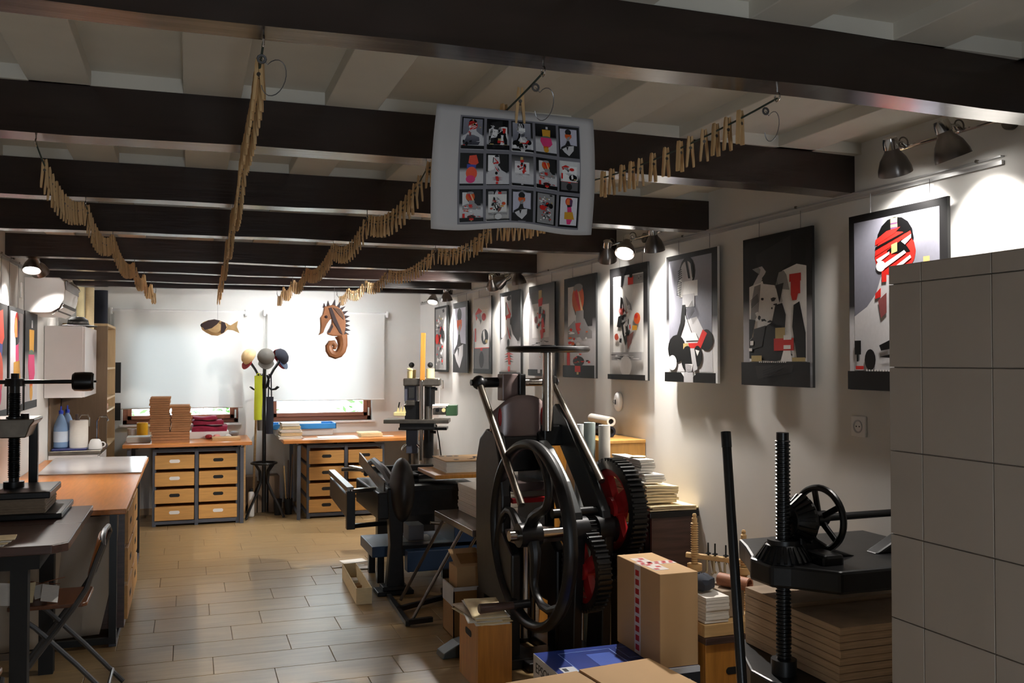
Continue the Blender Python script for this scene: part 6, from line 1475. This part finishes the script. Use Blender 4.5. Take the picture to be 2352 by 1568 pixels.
# ---------------------------------------------------------------- iron standing press at the right
sx0, PYn, zp = 1.884, 2.65, .908
t = thing('standing_press', 'black iron standing press with toothed screws and hand wheel', 'press', (2.2, 2.72, 0))
zt0 = P(1797, 993, Y=PYn).z; px1 = XR-.05
def screw_col(x, y, ztop):
    b = MB(); b.cyl((x,y,0.05),(x,y,ztop),.021,n=16)
    n = int((ztop-.62)/.0125)
    for i in range(n): b.lathe((x,y,.60+.0125*i),(0,0,1),[(.021,0),(.0255,.003),(.0255,.006),(.021,.009)],14,cap=False)
    b.build('toothed_screw', iron2, t)
screw_col(sx0, PYn, zt0)
PT = zp+.075
b = MB(); b.prism([(1.95,2.44,zp),(px1,2.44,zp),(px1,3.02,zp),(1.95,3.02,zp),(1.90,2.90,zp),(1.83,2.76,zp),(1.80,2.72,zp),(1.80,2.60,zp),(1.85,2.56,zp)], (0,0,.075)); b.build('platen', iron, t, smooth=False, bevel=.010)
MB().box(1.95, 2.03, 2.52, 2.80, PT-.02, PT+.035).build('screw_block', iron, t, smooth=False, bevel=.012)
MB().lathe((sx0,PYn,PT),(0,0,1),[(.085,0),(.08,.02),(.06,.05),(.052,.055),(.052,.07)],28).build('screw_boss', iron, t)
b = MB()
for i in range(24):
    a = 2*math.pi*i/24; e = Vector((math.cos(a),math.sin(a),0)); b.bar(Vector((sx0,PYn,PT+.004))+e*.088, Vector((sx0,PYn,PT+.05))+e*.056, .010, .012)
b.build('bevel_gear_teeth', iron2, t, smooth=False)
hz_w = 1.114; ho = Vector((2.03, PYn, hz_w)); ax = Vector((.985,.17,0)).normalized()
MB().prism([(1.93,PYn-.03,PT),(2.16,PYn-.03,PT),(2.07,PYn-.03,PT+.03),(2.0,PYn-.03,hz_w-.06),(1.985,PYn-.03,hz_w+.03),(1.955,PYn-.03,hz_w+.04),(1.93,PYn-.03,hz_w-.0)], (0,.06,0)).build('bracket', iron, t, smooth=False, bevel=.008)
MB().lathe((1.912,PYn,hz_w),(1,0,0),[(.03,0),(.042,.0),(.080,.045),(.078,.058),(.03,.058)],28).build('bevel_pinion', iron, t)
b = MB()
for i in range(20):
    a = 2*math.pi*i/20; e = Vector((0,math.cos(a),math.sin(a))); b.bar(Vector((1.915,PYn,hz_w))+e*.047, Vector((1.962,PYn,hz_w))+e*.083, .010, .012, up=(1,0,0))
b.build('pinion_teeth', iron2, t, smooth=False)
MB().torus(ho, ax, .104, .0115, 40, 10).build('hand_wheel_rim', iron2, t)
e1 = Vector((0,0,1)); e2_ = ax.cross(e1)
for i in range(5):
    a = math.radians(30+72*i); d_ = e1*math.sin(a)+e2_*math.cos(a); MB().bar(ho, ho+d_*.102, .012, .020, up=e1 if abs(d_.z) < .8 else e2_).build('hand_wheel_spoke', iron2, t, smooth=False, bevel=.003)
MB().cyl(ho-ax*.025, ho+ax*.025, .026, n=18).build('hand_wheel_hub', iron2, t)
MB().cyl((1.90,PYn,hz_w),(2.50,PYn+.02,hz_w),.013,n=12).build('cross_shaft', iron2, t)
x2 = 2.40
MB().prism([(x2-.16,PYn-.03,PT),(x2+.08,PYn-.03,PT),(x2+.06,PYn-.03,hz_w+.05),(x2+.02,PYn-.03,hz_w+.065),(x2-.01,PYn-.03,hz_w+.03),(x2-.04,PYn-.03,PT+.06)], (0,.06,0)).build('bracket', iron, t, smooth=False, bevel=.008)
screw_col(x2+.07, PYn+.01, zt0)
LZ = .605
MB().prism([(1.80,2.60,LZ-.075),(1.94,2.43,LZ-.075),(px1,2.43,LZ-.075),(px1,3.03,LZ-.075),(1.94,3.03,LZ-.075),(1.80,2.72,LZ-.075)], (0,0,.075)).build('lower_bed', iron, t, smooth=False, bevel=.008)
MB().cyl((sx0,PYn,LZ-.12),(sx0,PYn,LZ+.05),.042,n=20).build('screw_socket', iron, t)
for (x,y) in ((1.86,2.60),(2.40,2.46),(2.42,2.94),(1.96,2.94)): MB().box(x,x+.06,y,y+.06,0,LZ-.07).build('leg', iron, t, smooth=False, bevel=.004)
# the boards clamped in the press
def pboards(x0, x1, y0, y1, z0, z1, n, tag_):
    h = (z1-z0)/n
    for i in range(n):
        j = random.uniform(-.005,.005)
        MB().box(x0+abs(j), x1+j, y0+random.uniform(0,.006), y1-random.uniform(0,.004), z0+h*i+.0006, z0+h*(i+1)-.0012).build('pressing_board', ply, smooth=False, bevel=.0015, label=['lowest','second lowest','third','fourth','fifth','sixth','seventh','eighth'][i]+' '+tag_ if i < n-1 else 'topmost '+tag_, cat='board', group='boards in the standing press')
pboards(1.952, px1-.03, 2.725, 2.99, LZ+.001, .812, 7, 'plywood board in the rear pile of the standing press')
pboards(1.955, 2.43, 2.455, 2.715, LZ+.001, .802, 8, 'plywood board in the front pile of the standing press')
# lever bar leaning
l1, l2 = P(1667, 993, Y=2.74), P(1704, 1560, Y=2.56)
lo = l2+(l2-l1).normalized()*((l2.z-.0)/max(1e-3,(l1.z-l2.z))*(l1-l2).length-.012)
t = thing('lever_bar', 'long black iron lever bar leaning beside the standing press', 'bar', lo)
MB().cyl(lo, l1, .017, .0155, n=14).build('rod', iron2, t)
d_ = (l1-lo).normalized(); MB().cyl(l1-d_*.05, l1+d_*.002, .0172, n=14).build('end_cap', iron, t)
MB().cyl(lo+d_*.16+Vector((-.03,0,0)), lo+d_*.16+Vector((.02,0,0)), .012, n=10).build('peg', iron2, t)
# a strip of hanging tag between the left prints
q = P(54, 665, X=XL+.02)
MB().box(XL+.002, XL+.012, q.y-.03, q.y+.03, q.z-.06, q.z+.05).build('wall_sensor', white_m, smooth=False, bevel=.003, label='small white sensor on the left wall above the prints', cat='sensor')
